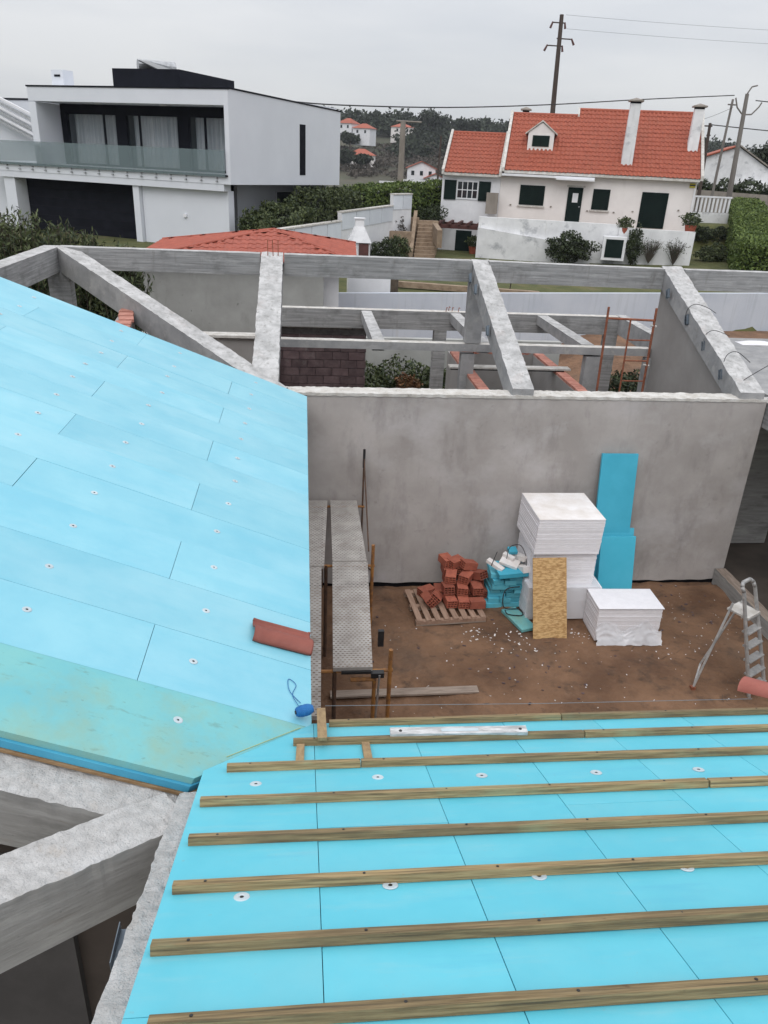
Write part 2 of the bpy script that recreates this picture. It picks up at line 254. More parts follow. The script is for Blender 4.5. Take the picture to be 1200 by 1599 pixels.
def beam(name, m, p0, p1, wid, dep, parent, topm=None, rough=.004, res=.12, label=None, bot=None):
    """cast beam: centre line of its top p0->p1, vertical sides; uneven top and arrises"""
    p0 = Vector(p0); p1 = Vector(p1); d = p1-p0; Ln = d.length; h = Vector((d.x, d.y, 0)).normalized(); sd = Vector((h.y, -h.x, 0))
    n = max(2, int(Ln/res)); k = 4 if res > .05 else 14
    b = MB()
    def jit(q, a): return Vector((nz3(q.x, q.y, q.z, 3.1), nz3(q.y, q.z, q.x, 3.3), nz3(q.x+9, q.z, q.y, 4.)))*a*.6+Vector((nz3(q.x, q.y, q.z, 19), nz3(q.y, q.z, q.x, 21), nz3(q.x+9, q.z, q.y, 23)))*a
    def top(u, v):
        q = p0+d*u+sd*wid*(v-.5); return q+jit(q, rough)*(1 if 0 < v < 1 else .8)
    t = MB().grid(top, n, k)
    for s_ in (0, 1):
        rows = 4
        def side(u, v):
            q0 = p0+d*u+sd*wid*(s_-.5); q = q0+(top(u, float(s_))-q0)*(1-v)**2; bz = (p0+d*u).z-(dep if bot is None else (p0+d*u).z-bot)
            return Vector((q.x, q.y, q.z+(bz-q.z)*v))
        b.grid(side, n, rows)
        if s_ == 0:
            nf = len(b.f); b.f[-n*rows:] = [tuple(reversed(q)) for q in b.f[-n*rows:]]
    c = [p0-sd*wid*.5, p0+sd*wid*.5, p1+sd*wid*.5, p1-sd*wid*.5]
    z0 = (p0.z-dep) if bot is None else bot; z1 = (p1.z-dep) if bot is None else bot
    lo = [Vector((c[0].x, c[0].y, z0)), Vector((c[1].x, c[1].y, z0)), Vector((c[2].x, c[2].y, z1)), Vector((c[3].x, c[3].y, z1))]
    b.add(lo, [(0, 3, 2, 1)]); b.add([c[0], c[1], lo[1], lo[0]], [(0, 1, 2, 3)]); b.add([c[2], c[3], lo[3], lo[2]], [(0, 1, 2, 3)])
    me = bpy.data.meshes.new(name); nb = len(b.v)
    me.from_pydata(b.v+t.v, [], b.f+[tuple(i+nb for i in reversed(q)) for q in t.f])
    me.materials.append(m); me.materials.append(topm or M['ctop'])
    mi = [0]*len(b.f)+[1]*len(t.f); me.polygons.foreach_set('material_index', mi)
    bm = bmesh.new(); bm.from_mesh(me); bmesh.ops.recalc_face_normals(bm, faces=bm.faces); bm.to_mesh(me); bm.free()
    ax = d.normalized(); ay = -sd; az = ax.cross(ay)
    mx_ = Matrix(((ax.x, ay.x, az.x, p0.x), (ax.y, ay.y, az.y, p0.y), (ax.z, ay.z, az.z, p0.z), (0, 0, 0, 1)))
    me.transform(mx_.inverted())
    o = bpy.data.objects.new(name, me); COL.objects.link(o); o.parent = parent; o.matrix_local = mx_
    return tag(o, label)

nprng = np.random.RandomState(5)
def leafmesh(name, pts, size, m, aspect=.5, up=.3):
    n = len(pts); pts = np.asarray(pts, float)
    a = nprng.normal(size=(n, 3)); a[:, 2] += up; a /= np.linalg.norm(a, axis=1)[:, None]
    b = np.cross(a, nprng.normal(size=(n, 3))); b /= np.linalg.norm(b, axis=1)[:, None]
    s = size*(.6+.8*nprng.rand(n, 1))
    v = np.stack([pts-a*s, pts+b*s*aspect, pts+a*s, pts-b*s*aspect], 1).reshape(-1, 3)
    me = bpy.data.meshes.new(name); me.vertices.add(4*n); me.vertices.foreach_set('co', v.ravel())
    me.loops.add(4*n); me.loops.foreach_set('vertex_index', np.arange(4*n)); me.polygons.add(n)
    me.polygons.foreach_set('loop_start', np.arange(0, 4*n, 4)); me.polygons.foreach_set('loop_total', np.full(n, 4))
    me.materials.append(m); me.update(); me.validate(); return me
def blobpts(c, rad, n, lump=.35, shell=.55):
    d = nprng.normal(size=(n, 3)); d /= np.linalg.norm(d, axis=1)[:, None]
    ph = nprng.rand(6)*6
    l = 1+lump*(np.sin(d[:, 0]*4+ph[0])*np.sin(d[:, 1]*4+ph[1])+.6*np.sin(d[:, 2]*7+ph[2]+d[:, 0]*5))
    r = (shell+(1-shell)*nprng.rand(n)**.6)*l
    return np.array(c)+d*np.array(rad)*r[:, None]
def shrub(name, loc, rad, n, size, m, label, cat='shrub', group=None, core=True, stem=True, kind=None):
    """bush: foliage of leaf faces round a rough inner mass and stems"""
    o = empty(name, loc, label, cat, group=group)
    inst('foliage', leafmesh('foliage', blobpts((0, 0, rad[2]*.95), rad, n), size, m), o)
    if stem:
        b = MB()
        for i in range(5):
            t = rnd.random()*6.28; b.tube((0, 0, 0), (math.cos(t)*rad[0]*.5, math.sin(t)*rad[1]*.5, rad[2]*1.2), .02*max(rad), .006*max(rad), n=5)
        b.build('stem', M['bark'], o)
    return o
def hedge(name, pts, width, h, m, label, n, size, group=None, lumpy=.12, zb=0):
    """hedge along a polyline of (x, y, z ground, height)"""
    o = empty(name, pts[0][:3], label, 'hedge', group=group); O = Vector(pts[0][:3])
    b = MB(); P = []
    segs = list(zip(pts, pts[1:])); Ls = [(Vector(q[:2])-Vector(p[:2])).length for p, q in segs]
    for (p, q), l in zip(segs, Ls):
        d = (Vector(q[:2])-Vector(p[:2])).normalized(); s_ = Vector((d.y, -d.x)); w2 = width/2*.7
        A = []
        for e in (p, q):
            for sg in (-1, 1):
                for hh in (-.05, e[3]*.86): A.append((e[0]+s_.x*w2*sg-O.x, e[1]+s_.y*w2*sg-O.y, e[2]+hh-O.z))
        b.add(A, [(0, 1, 3, 2), (4, 6, 7, 5), (1, 5, 7, 3), (0, 2, 6, 4), (0, 4, 5, 1), (2, 3, 7, 6)])
        k = int(n*l/sum(Ls)); t = nprng.rand(k); face = nprng.rand(k)*(2*p[3]+width)
        for ti, fi in zip(t, face):
            x = p[0]+(q[0]-p[0])*ti; y = p[1]+(q[1]-p[1])*ti; zg = p[2]+(q[2]-p[2])*ti; H = p[3]+(q[3]-p[3])*ti
            lm = nz3(x, y, 3, 1.3)*lumpy*2+nprng.normal()*lumpy*.35
            if fi < H: off, z = -1, fi/1
            elif fi < 2*H: off, z = 1, fi-H
            else: off, z = (fi-2*H)/width*2-1, H+lm
            if abs(off) == 1: off *= 1+lm/width*2
            P.append((x+s_.x*off*width/2-O.x, y+s_.y*off*width/2-O.y, zg+z-O.z))
    for e, g_ in ((pts[0], pts[1]), (pts[-1], pts[-2])):
        d = (Vector(e[:2])-Vector(g_[:2])).normalized(); s_ = Vector((d.y, -d.x))
        for i in range(int(n*(width*e[3])/(sum(Ls)*(2*e[3]+width)))):
            a_, h_, k_ = rnd.uniform(-.5, .5)*width, rnd.random()*e[3], rnd.uniform(-.05, .25)*min(1, width*.5)
            P.append((e[0]+s_.x*a_+d.x*k_-O.x, e[1]+s_.y*a_+d.y*k_-O.y, e[2]+h_-O.z))
    b.build('branches', M['core'], o)
    inst('foliage', leafmesh('foliage', P, size, m), o)
    return o

# ------------------------------------------------------------------ ground
def ss(a, b, x):
    t = min(1, max(0, (x-a)/(b-a))); return t*t*(3-2*t)
def yb(x): return 26.7+.18*x
def gh(x, y):
    far = 3.6*(1-ss(70, 200, y))+ss(240, 330, y)*5+ss(300, 500, y)*14.5*(1-.5*ss(90, 300, x))+ss(520, 900, y)*3
    if y > 62: return far+(nz3(x, y, 0, .012)*3 if y > 200 else 0)
    base = 0.
    right = ss(8.5, 11, x)*.8*ss(18, 26, y)
    z = right
    yard = 1.7+ss(12, 26, x)*.45
    if x > -1.5 and y > yb(x): z = z+(yard-z)*ss(yb(x), yb(x)+.3, y)
    lx = -1.9+max(0, y-30)*.43
    if y > 25: z = z+(2.9-z)*ss(25, 27.5, y)*(1-ss(lx-.9, lx-.2, x))
    back = ss(49.5+.0*x, 52, y)
    return z+(3.6-z)*back
def sheet(name, xs, ys, m, dz=0, fn=gh):
    b = MB(); nx = len(xs)
    for y in ys:
        for x in xs: b.v.append((x, y, fn(x, y)+dz))
    for j in range(len(ys)-1):
        for i in range(nx-1):
            a = j*nx+i; b.f.append((a, a+1, a+nx+1, a+nx))
    return b.build(name, m, smooth=True, kind='structure')
ar = lambda a, b, s: list(np.arange(a, b+1e-6, s))
sheet('ground', ar(-40, -12, 4)+ar(-11, 40, .75)+ar(44, 80, 6), ar(-30, 16, 4)+ar(17, 62, .6), M['grass'], dz=-.03, fn=lambda x, y: gh(x, y)-(.35 if 12 < y < yb(x)+.62 and -9 < x < 22 else 0))
sheet('hillside', ar(-300, 700, 12), ar(62, 120, 4)+ar(126, 900, 9), M['hill'])
# bare soil between the house shell and the boundary wall
sheet('garden_soil', ar(-8, 22, .6), ar(15.5, 30.3, .5), M['dirt'], dz=.0, fn=lambda x, y: gh(x, min(y, yb(x)-.05))+.01+nz3(x, y, 1, 1.)*.03)
def ss(a, b, x):
    t = min(1, max(0, (x-a)/(b-a))); return t*t*(3-2*t)
def cy(x, y): return .01+.035*nz3(x, y, 0, 1.1)+.018*nz3(x, y, 4, 4)+.010*nz3(x, y, 8, 11)+(-.07*ss(10.98, 11.12, y)+.03*nz3(x, y, 5, 2.2)*ss(10.4, 10.9, y))+.03*nz3(x*.35, y, 2, 1.6)+.012*nz3(x, y, 9, 7)
b = MB().grid(lambda u, v: (-.3+u*7.6, 3.2+v*8.1, cy(-.3+u*7.6, 3.2+v*8.1)), 240, 250); b.build('courtyard_dirt', M['dirt'], smooth=True, kind='structure')
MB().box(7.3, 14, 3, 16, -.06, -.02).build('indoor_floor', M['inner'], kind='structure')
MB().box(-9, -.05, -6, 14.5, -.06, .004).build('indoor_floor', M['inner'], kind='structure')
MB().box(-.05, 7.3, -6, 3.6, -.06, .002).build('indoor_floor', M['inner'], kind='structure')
# debris: chips of polystyrene and stones
def chips(n, m, name, lab, smin, smax, clusters):
    b = MB()
    for i in range(n):
        if rnd.random() < .75 and clusters: c = rnd.choice(clusters); x = rnd.gauss(c[0], c[2]); y = rnd.gauss(c[1], c[3])
        else: x = rnd.uniform(.9, 7.0); y = rnd.uniform(4.5, 11)
        if not (.1 < x < 7.1 and 4 < y < 11.05): continue
        s = rnd.uniform(smin, smax); mt = Matrix.Translation((x, y, cy(x, y)+s*.25)) @ Matrix.Rotation(rnd.random()*6.3, 4, 'Z') @ Matrix.Rotation(rnd.gauss(0, .4), 4, 'X')
        b.box(-s, s, -s*rnd.uniform(.3, .9), s*.5, -s*.3, s*.3, mt)
    b.build(name, m, label=lab, kind='stuff', cat='debris')
chips(110, M['eps'], 'foam_crumbs', 'white polystyrene crumbs scattered over the brown dirt', .004, .013, [(2.6, 9.4, .5, .25), (3.3, 9.3, .6, .3), (4.3, 9.5, .15, .12), (3.2, 8.6, 1.0, .5), (5.3, 8.9, .5, .3), (6.2, 9, .5, .5)])
chips(120, M['mort'], 'rubble', 'small pale stones and mortar bits in the dirt', .004, .012, [(3, 8.5, 1.6, 1), (6.3, 10, .5, .6)])
cpl = None
chips(70, M['block'], 'dark_clods', 'dark damp clods of earth in the courtyard', .010, .026, [(6, 10.2, .5, .4), (3.4, 8.8, .8, .4)])

b = MB()
for i in range(70):
    x, y = rnd.uniform(1.1, 7), rnd.uniform(5, 10.9); a = rnd.random()*6.3; L_ = rnd.uniform(.04, .16)
    b.tube((x, y, cy(x, y)+.008), (x+math.cos(a)*L_, y+math.sin(a)*L_, cy(x+math.cos(a)*L_, y+math.sin(a)*L_)+.012), .003, n=4)
b.build('twigs', M['bark'], label='scattered dark twigs and wood splinters lying in the courtyard dirt', cat='twigs', kind='stuff')
b = MB()
for i in range(34):
    c = rnd.choice([(2.75, 9.55), (3.1, 9.45), (4.25, 9.55), (3.3, 9.2), (2.6, 9.7)]); x, y = rnd.gauss(c[0], .18), rnd.gauss(c[1], .1); s_ = rnd.uniform(.008, .022)
    b.box(-s_, s_, -s_*.5, s_*.5, -s_*.2, s_*.2, Matrix.Translation((x, y, cy(x, y)+s_*.3)) @ Matrix.Rotation(rnd.random()*6, 4, 'Z') @ Matrix.Rotation(rnd.gauss(0, .3), 4, 'Y'))
b.build('foam_fragments', M['epsd'], label='larger broken white foam fragments lying before the pallet and packs', cat='debris', kind='stuff')

# ------------------------------------------------------------------ the unfinished house
TS = math.tan(R(21.2)); ZE = 3.31; XE, YE, YW = .05, 3.76, 11.18
zl = lambda x: ZE+(XE-x)*TS          # left roof surface
zn = lambda y: ZE+(YE-y)*TS          # near roof surface
zf = lambda y: ZE+(y-YW)*TS          # far wing plane
H = empty('unfinished_house', (0, 0, 0), 'unfinished concrete house round a dirt courtyard, two roof slopes clad in blue foam boards', 'building')

def plate(name, poly, zfun, t, m, n_off, parent=H, top_jit=0., gap=.0013, bevel=.0015, label=None):
    """board on a sloping plane: plan polygon, inset by a gap, top at zfun, thickness t"""
    cx = sum(p[0] for p in poly)/len(poly); cyy = sum(p[1] for p in poly)/len(poly); dj = rnd.uniform(-1, 1)*top_jit
    P = []
    k = len(poly)
    for i in range(k):   # inset
        a = Vector(poly[i-1]); c = Vector(poly[i]); e = Vector(poly[(i+1) % k])
        d1 = (c-a).normalized(); d2 = (e-c).normalized(); n1 = Vector((-d1.y, d1.x)); n2 = Vector((-d2.y, d2.x))
        cen = Vector((cx, cyy))
        if n1.dot(cen-c) < 0: n1 = -n1
        if n2.dot(cen-c) < 0: n2 = -n2
        q = c+(n1+n2)*gap/max(.5, 1+n1.dot(n2)); P.append((q.x, q.y, zfun(q.x, q.y)+dj))
    if sum((P[i][0]*P[(i+1) % k][1]-P[(i+1) % k][0]*P[i][1]) for i in range(k)) < 0: P.reverse()
    b = MB().prism(P, (n_off[0]*-t, n_off[1]*-t, -t*n_off[2])); b.f = [tuple(q) for q in b.f]
    return b.build(name, m, parent, bevel=bevel, label=label)
NL = (math.sin(R(21.2)), 0, math.cos(R(21.2))); NN = (0, math.sin(R(21.2)), math.cos(R(21.2)))
fl = lambda x, y: zl(x); fn_ = lambda x, y: zn(y)
XR = -4.36
# washers (mesh shared)
wb = MB()
for i in range(20):
    a0, a1 = i*math.tau/20, (i+1)*math.tau/20
    for (ra, za, rb, zb_) in ((.007, .0005, .012, .003), (.012, .003, .024, .0032), (.024, .0032, .028, .0)):
        wb.add([(math.cos(a0)*ra, math.sin(a0)*ra, za), (math.cos(a0)*rb, math.sin(a0)*rb, zb_), (math.cos(a1)*rb, math.sin(a1)*rb, zb_), (math.cos(a1)*ra, math.sin(a1)*ra, za)], [(0, 1, 2, 3)])
WM = wb.mesh('washer', M['wash'], True)
sb = MB().tube((0, 0, -.001), (0, 0, .0012), .0075, n=10); SM = sb.mesh('screw', M['black'])
def washer(board, x, y, z, rot, s=1.):
    o = inst('fixing_washer', WM, board, (x, y, z+.0008), (rot[0]+rnd.gauss(0, .015), rot[1]+rnd.gauss(0, .015), 0), (s, s, s))
    inst('screw_hole', SM, board, (x, y, z+.0012), rot, (s*rnd.uniform(.8, 1.2),)*3)
# left roof rows
rows = [3.09, 3.725]+[3.725+.592*i for i in range(1, 13)]; rows[-1] = 10.93; rows = [r_ for r_ in rows if r_ <= 10.94]
LB = []
for i in range(len(rows)-1):
    y0, y1 = rows[i], rows[i+1]
    if i == 0:
        bd = plate('insulation_board', [(XR, y0), (-.565, y0), (.05, y1-.0), (.05, y1), (XR, y1)], fl, .042, M['xpsd'], NL, label='greenish weathered foam board along the cut edge'); LB.append((bd, XR, .05, y0, y1)); continue
    cuts = [XE] + ([-.96, -3.33] if i % 2 == 1 else [-2.165]) + [XR]
    for x1, x0 in zip(cuts, cuts[1:]):
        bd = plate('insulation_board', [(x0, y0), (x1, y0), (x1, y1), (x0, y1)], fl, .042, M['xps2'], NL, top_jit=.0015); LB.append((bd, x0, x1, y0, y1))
def wl(x, y):
    for bd, x0, x1, y0, y1 in LB:
        if x0 <= x < x1 and y0 <= y < y1: washer(bd, x, y, zl(x), (0, R(21.2), 0)); return
for i in range(len(rows)-1):
    ym = (rows[i]+rows[i+1])/2+.03
    if i == 0: wl(-.70, 3.49); wl(-2.9, 3.45); continue
    for xx in (-.69, -1.66, -2.42, -3.5):
        if (i, xx) in ((1, -2.42),): continue
        wl(xx+rnd.gauss(0, .015), ym+rnd.gauss(0, .02))
# lower layer, plywood deck
plate('lower_insulation_layer', [(XR, 3.075), (-.585, 3.075), (.035, 3.70), (.035, 10.92), (XR, 10.92)], lambda x, y: zl(x)-.0465, .045, M['xpsb'], NL, gap=0)
plate('plywood_deck', [(XR, 3.065), (-.60, 3.065), (.03, 3.72), (.03, 10.9), (XR, 10.9)], lambda x, y: zl(x)-.098, .018, M['ply'], NL, gap=0)
zr = lambda x, y: zl(XR)-(XR-x)*TS
for k_ in range(12):
    plate('insulation_board', [(XR-.01, 3.09+k_*.653), (-8.4, 3.09+k_*.653), (-8.4, 3.09+(k_+1)*.653), (XR-.01, 3.09+(k_+1)*.653)], zr, .08, M['xps'], (-NL[0], 0, NL[2]))
# near roof columns
XN = [-.525, .06]+[.06+.5895*i for i in range(1, 12)]
YT = YE+.02
cutsY = {0: 1.46, 1: 2.50, 2: 1.46, 3: 2.62, 4: 1.46, 5: 2.62, 6: 1.46}
NB = []
for i in range(len(XN)-1):
    x0, x1 = XN[i], XN[i+1]; yc = cutsY.get(i, 1.46 if i % 2 == 0 else 2.62)
    for ya, yb2 in ((.02, yc), (yc, YT)):
        if i == 0 and yb2 == YT: poly = [(x0, ya), (x1, ya), (x1, YT), (.06, YT), (x0, 3.145)]
        else: poly = [(x0, ya), (x1, ya), (x1, yb2), (x0, yb2)]
        bd = plate('insulation_board', poly, fn_, .042, M['xps'], NN, top_jit=.0012); NB.append((bd, x0, x1, ya, yb2))
plate('lower_insulation_layer', [(-.51, .02), (6.4, .02), (6.4, YT-.01), (.03, YT-.01), (-.51, 3.13)], lambda x, y: zn(y)-.0465, .04, M['xpsb'], NN, gap=0)
plate('plywood_deck', [(-.50, .02), (6.4, .02), (6.4, YT-.03), (.05, YT-.03), (-.50, 3.13)], lambda x, y: zn(y)-.091, .018, M['ply'], NN, gap=0)
for x, y in [(-.24, 2.965), (.38, 2.99), (.92, 2.965), (1.53, 2.95), (2.09, 2.94), (2.70, 2.95), (-.23, 2.02), (.33, 2.045), (.92, 2.055), (1.53, 2.06), (2.1, 2.06), (.35, 1.1), (.9, 1.1), (1.5, 1.1)]:
    for bd, x0, x1, y0, y1 in NB:
        if x0 <= x < x1 and y0 <= y < y1: washer(bd, x, y, zn(y), (-R(21.2), 0, 0), 1.1); break

# battens
def batten(x0, x1, y0, y1, h=.037, wd=.039, m=None, lift=0):
    """along X on the near slope, y0/y1 at the two ends"""
    b = MB(); n = max(2, int((x1-x0)/.12)); ct, st = math.cos(R(21.2)), math.sin(R(21.2)); ph = rnd.random()*50
    ring = []
    for i in range(n+1):
        t = i/n; x = x0+(x1-x0)*t; y = y0+(y1-y0)*t+.005*nz3(x*.8, ph, 0); z = zn(y)+.0008+lift+.003*abs(nz3(x*.7, ph+4, 0))
        wj = wd*(1+.05*nz3(x, ph, 3, 1.7)); hj = h*(1+.05*nz3(x, ph, 5, 1.7))
        for (a, c) in ((-.5, 0), (.5, 0), (.5, 1), (-.5, 1)):
            ring.append((x, y+a*wj*ct+c*hj*st, z-a*wj*st+c*hj*ct))
    fs = []
    for i in range(n):
        for k in range(4):
            a = i*4+k; c = i*4+(k+1) % 4; fs.append((a, c, c+4, a+4))
    fs += [(3, 2, 1, 0), (n*4, n*4+1, n*4+2, n*4+3)]
    b.add(ring, fs)
    o = b.build('batten', m or M['bat'], H, bevel=.0015)
    x = x0+.12
    while x < min(x1, 3.2):
        t = (x-x0)/(x1-x0); y = y0+(y1-y0)*t; inst('screw', SM, o, (x, y+h*st+.002, zn(y)+h*ct+.0015), (-R(21.2), 0, 0), (.75, .75, .75)); x += rnd.uniform(.5, .62)
    return o
batten(.155, 1.62, 3.725, 3.725); batten(1.625, 4.4, 3.725, 3.715)
batten(-.06, 1.655, 3.445, 3.435); batten(1.66, 4.2, 3.435, 3.43)
batten(-.40, .30, 3.125, 3.125); batten(.305, 4.2, 3.125, 3.10)
batten(-.485, 2.02, 2.755, 2.745); batten(2.03, 4.2, 2.745, 2.74)
batten(-.485, 2.18, 2.41, 2.395); batten(2.19, 4.2, 2.395, 2.39)
batten(-.49, 4.2, 2.07, 2.075)
batten(-.50, 4.2, 1.735, 1.725)
batten(-.44, 4.0, 1.405, 1.385)
batten(-.5, 4.0, 1.05, 1.05)
batten(-.5, 4.0, .7, .7)
def slat(x, ya, yb_, wd, lift, name='batten', m=None, label=None, cat=None, parent=H, h=.024):
    b = MB(); b.prism([(x-wd/2, ya, zn(ya)+lift+h), (x+wd/2, ya, zn(ya)+lift+h), (x+wd/2+.004, yb_, zn(yb_)+lift+h), (x-wd/2+.004, yb_, zn(yb_)+lift+h)], (0, 0, -h))
    return b.build(name, m or M['baty'], parent, bevel=.0015, label=label, cat=cat)
slat(-.022, 3.148, 3.418, .045, .001); slat(.348, 3.148, 3.415, .045, .001)
slat(.105, 3.405, 3.90, .055, .046, name='wooden_offcut', label='short tan wooden stick laid over the battens beside the blue string reel', cat='offcut', parent=None)

# concrete: courtyard wall with uneven mortar top
b = MB()
def wy(x, z): return YW-.0+.006*nz3(x, z, 0, 1.5)
b.grid(lambda u, v: (.05+u*7.31, wy(.05+u*7.31, v*3.3), (.012+.03*nz3(u*22, 0, 0))*(1-v)+v*3.26), 160, 20)
b.grid(lambda u, v: (7.36-.0*v, YW+u*.30, -.05+v*3.31), 4, 20)
b.grid(lambda u, v: (7.36-u*7.31, YW+.30, -.05+v*3.31), 8, 4)
b.add([(.05, YW, 3.26), (7.36, YW, 3.26), (7.36, YW+.3, 3.26), (.05, YW+.3, 3.26)], [(0, 1, 2, 3)])
b.build('courtyard_wall', M['plast'], H)
b = MB().grid(lambda u, v: (-.5+u*7.88, YW-.012+v*.33+.006*nz3(u*60, v, 0, 1), 3.30+(.012*nz3(u*45, v*3, 0, 1)+.010*nz3(u*150, v*5, 2, 1))), 260, 6)
b.grid(lambda u, v: (-.5+u*7.88, YW-.012+.006*nz3(u*60, 0, 0, 1), 3.30+(.012*nz3(u*45, 0, 0, 1)+.010*nz3(u*150, 0, 2, 1)) if v > .5 else 3.255+.012*nz3(u*70, 5, 2, 1)), 260, 1)
b.build('mortar_capping', M['mort'], H)
# dark strip standing for the shadow in the gap at the wall base
MB().box(.1, 7.3, YW+.03, YW+.2, -.15, .10).build('wall_base_shade', M['dark'], H)
# left wall below the eave, right side curb and post
MB().box(-.30, -.06, 3.2, YW, -.05, 3.10).build('wall', M['plast2'], H)
MB().box(.1, 6.4, 3.25, 3.50, -.05, 3.05).build('wall', M['plast2'], H)
beam('curb', M['cwood'], (7.28, 11.15, .25), (7.22, 5.5, .25), .19, .3, H, topm=M['wgrey'], rough=.008)
beam('beam', M['conc'], (7.50, 11.3, 3.24), (7.50, 3.4, 3.24), .24, .40, H)
beam('beam', M['conc'], (7.38, 11.5, 3.22), (11.6, 11.5, 3.22), .24, .40, H)
MB().box(8.45, 8.75, 13.6, 13.9, -.05, 3.2).build('post', M['cwood'], H)
MB().box(7.9, 13, 15.6, 15.8, -.05, 3.0).build('wall', M['cwood'], H)
MB().box(7.66, 12, 11.65, 16.3, 3.02, 3.24).build('slab', M['rafc'], H)
MB().box(7.64, 13, 3, 11.37, 3.02, 3.22).build('slab', M['rafc'], H)
MB().box(7.7, 9.0, 12.6, 12.75, 0, 2.4).build('wall', M['cwood'], H, label='dark unlit inner wall')
# far wing frame
RY, RZ = 14.93, 4.84
ridge = [(-4.40, -.80), (-.36, 3.19), (3.52, 7.02), (7.44, 12.5)]
for a, c in ridge: beam('ridge_beam', M['conc'], (a, RY+.12, RZ-.03*(a > 6)), (c, RY+.12, RZ-.03*(c > 6)), .24, .385, H)
def rafter(x, w_, y1=RY, label=None, m='rafc', top=None, dep=.36, rg=.012, xf=None):
    xf = x if xf is None else xf
    return beam('rafter', M[m], (x, y1+.2, RZ+.01), (xf, YW+.02, 3.40), w_, dep, H, topm=top or M['ctop'], rough=rg, res=.07, label=label)
rafter(-.58, .40, rg=.016); rafter(3.37, .34, xf=3.36); rafter(7.23, .40, xf=7.1, rg=.02)
b = MB(); b.prism([(7.07, 15.05, 0), (7.07, 15.05, 4.47), (7.02, 11.5, 3.13), (7.02, 11.5, 0)], (.24, 0, 0)); b.build('gable_wall', M['plast2'], H)
rafter2 = [(-.58, .3), (3.37, .3), (7.23, .36)]
for x, w_ in rafter2: beam('rafter', M['rafc'], (x, RY+.24, RZ-.02), (x, 18.6, 3.42), w_, .3, H, rough=.01) if x > 99 else None
beam('valley_rafter', M['rafc'], (-4.30, 15.0, RZ+.01), (-.35, 11.05, 3.37), .34, .42, H, rough=.012, res=.07)
beam('ridge_beam', M['conc'], (-4.52, 15.1, RZ), (-4.52, 10.95, RZ), .30, .42, H)
b = MB().box(-4.60, -4.22, 14.82, 15.1, 0, 4.44); b.build('post', M['conc'], H)
MB().box(3.19, 3.50, 14.96, 15.2, 3.27, 4.46).build('post', M['rafc'], H)
beam('beam', M['rafc'], (-.78, 15.06, 3.27), (7.05, 15.06, 3.24), .20, .15, H, topm=M['mort'], rough=.005)
beam('beam', M['conc'], (-.95, 18.55, 3.265), (7.75, 18.55, 3.25), .24, .44, H, topm=M['mort'], rough=.005)
for x, w_ in ((1.48, .24), (3.62, .24), (5.78, .26)): beam('cross_beam', M['rafc'], (x, 18.45, 3.24), (x, 15.16, 3.26), w_, .22, H, rough=.004, res=.2)
beam('cross_beam', M['rafc'], (7.85, 18.7, 3.26), (7.72, 15.2, 3.26), .24, .42, H, rough=.004, res=.2)
for x, y, w_ in ((3.27, 15.06, .27), (5.88, 15.06, .33), (-.7, 15.06, .25), (7.02, 15.0, .1)): MB().box(x-w_/2, x+w_/2, y-.1, y+.1, 0, 3.05).build('post', M['rafc'], H)
for x in (-.75, 3.3, 7.6): MB().box(x-.15, x+.15, 18.43, 18.67, 0, 2.82).build('post', M['conc'], H)
# stub wall with brick top leaning on the valley rafter
b = MB(); b.prism([(-3.10, 14.1, 4.02), (-2.88, 13.6, 4.02), (-2.62, 11.2, 3.98), (-2.86, 11.2, 3.98)], (0, 0, -4)); b.build('wall', M['plast2'], H)
for k_ in range(9):
    t = k_/8.6; x = -3.02+.38*t; y = 14.0-2.75*t
    MB().box(-.115, .115, -.13, .13, 0, .05, Matrix.Translation((x+rnd.gauss(0, .01), y, 4.0-.03*t)) @ Matrix.Rotation(R(8+rnd.gauss(0, 4)), 4, 'Z')).build('brick', M['bricko'], H, bevel=.004)
# brown block wall with white capping, low plastered wall to its left
MB().box(-.9, 1.52, 18.72, 18.80, 0, 2.78).build('block_wall', M['bmort'], H)
for j in range(14):
    z = .01+j*.2
    for i in range(7):
        x0 = -.9+i*.4-(.2 if j % 2 else 0); x1 = x0+.39
        x0 = max(x0, -.9); x1 = min(x1, 1.52)
        if x1-x0 < .05 or z+.19 > 2.79: continue
        d = rnd.uniform(0, .012)
        MB().box(x0, x1, 18.60-d, 18.725, z, z+.188).build('block', M['block'], H, bevel=.004)
MB().box(-.95, 1.15, 18.55, 18.85, 2.785, 2.82).build('capping', M['mort'], H)
MB().box(-6.5, -.96, 18.6, 18.8, 0, 2.50).build('wall', M['plast2'], H)
MB().box(-4.0, -.96, 18.5, 18.9, 2.503, 2.56).build('capping', M['mort'], H)
# U-shaped room walls with exposed orange brick tops
MB().box(3.28, 3.50, 13.4, 17.0, 0, 2.60).build('partition_wall', M['plast2'], H)
MB().box(5.22, 5.44, 13.4, 17.0, 0, 2.60).build('partition_wall', M['plast2'], H)
MB().box(3.28, 5.44, 17.0, 17.2, 0, 2.60).build('partition_wall', M['plast2'], H)
bk = MB().box(-.103, .103, -.14, .14, 0, .06).mesh('brick', M['bricko'])
for x in (3.39, 5.33):
    for k_ in range(12): inst('brick', bk, H, (x+rnd.gauss(0, .004), 13.55+k_*.30, 2.595), (0, 0, rnd.gauss(0, .02)), bevel=.004)
for k_ in range(6): inst('brick', bk, H, (3.68+k_*.30, 17.1, 2.595), (0, 0, R(90)+rnd.gauss(0, .02)), bevel=.004)
b = MB(); b.grid(lambda u, v: (3.5+u*1.72, 16.97-.004, 2.66-.35*(1-v)+(-.08*abs(math.sin(u*9.5))+.03*nz3(u*20, 0, 0))*v), 40, 2); b.build('mortar_smear', M['plast2'], H)

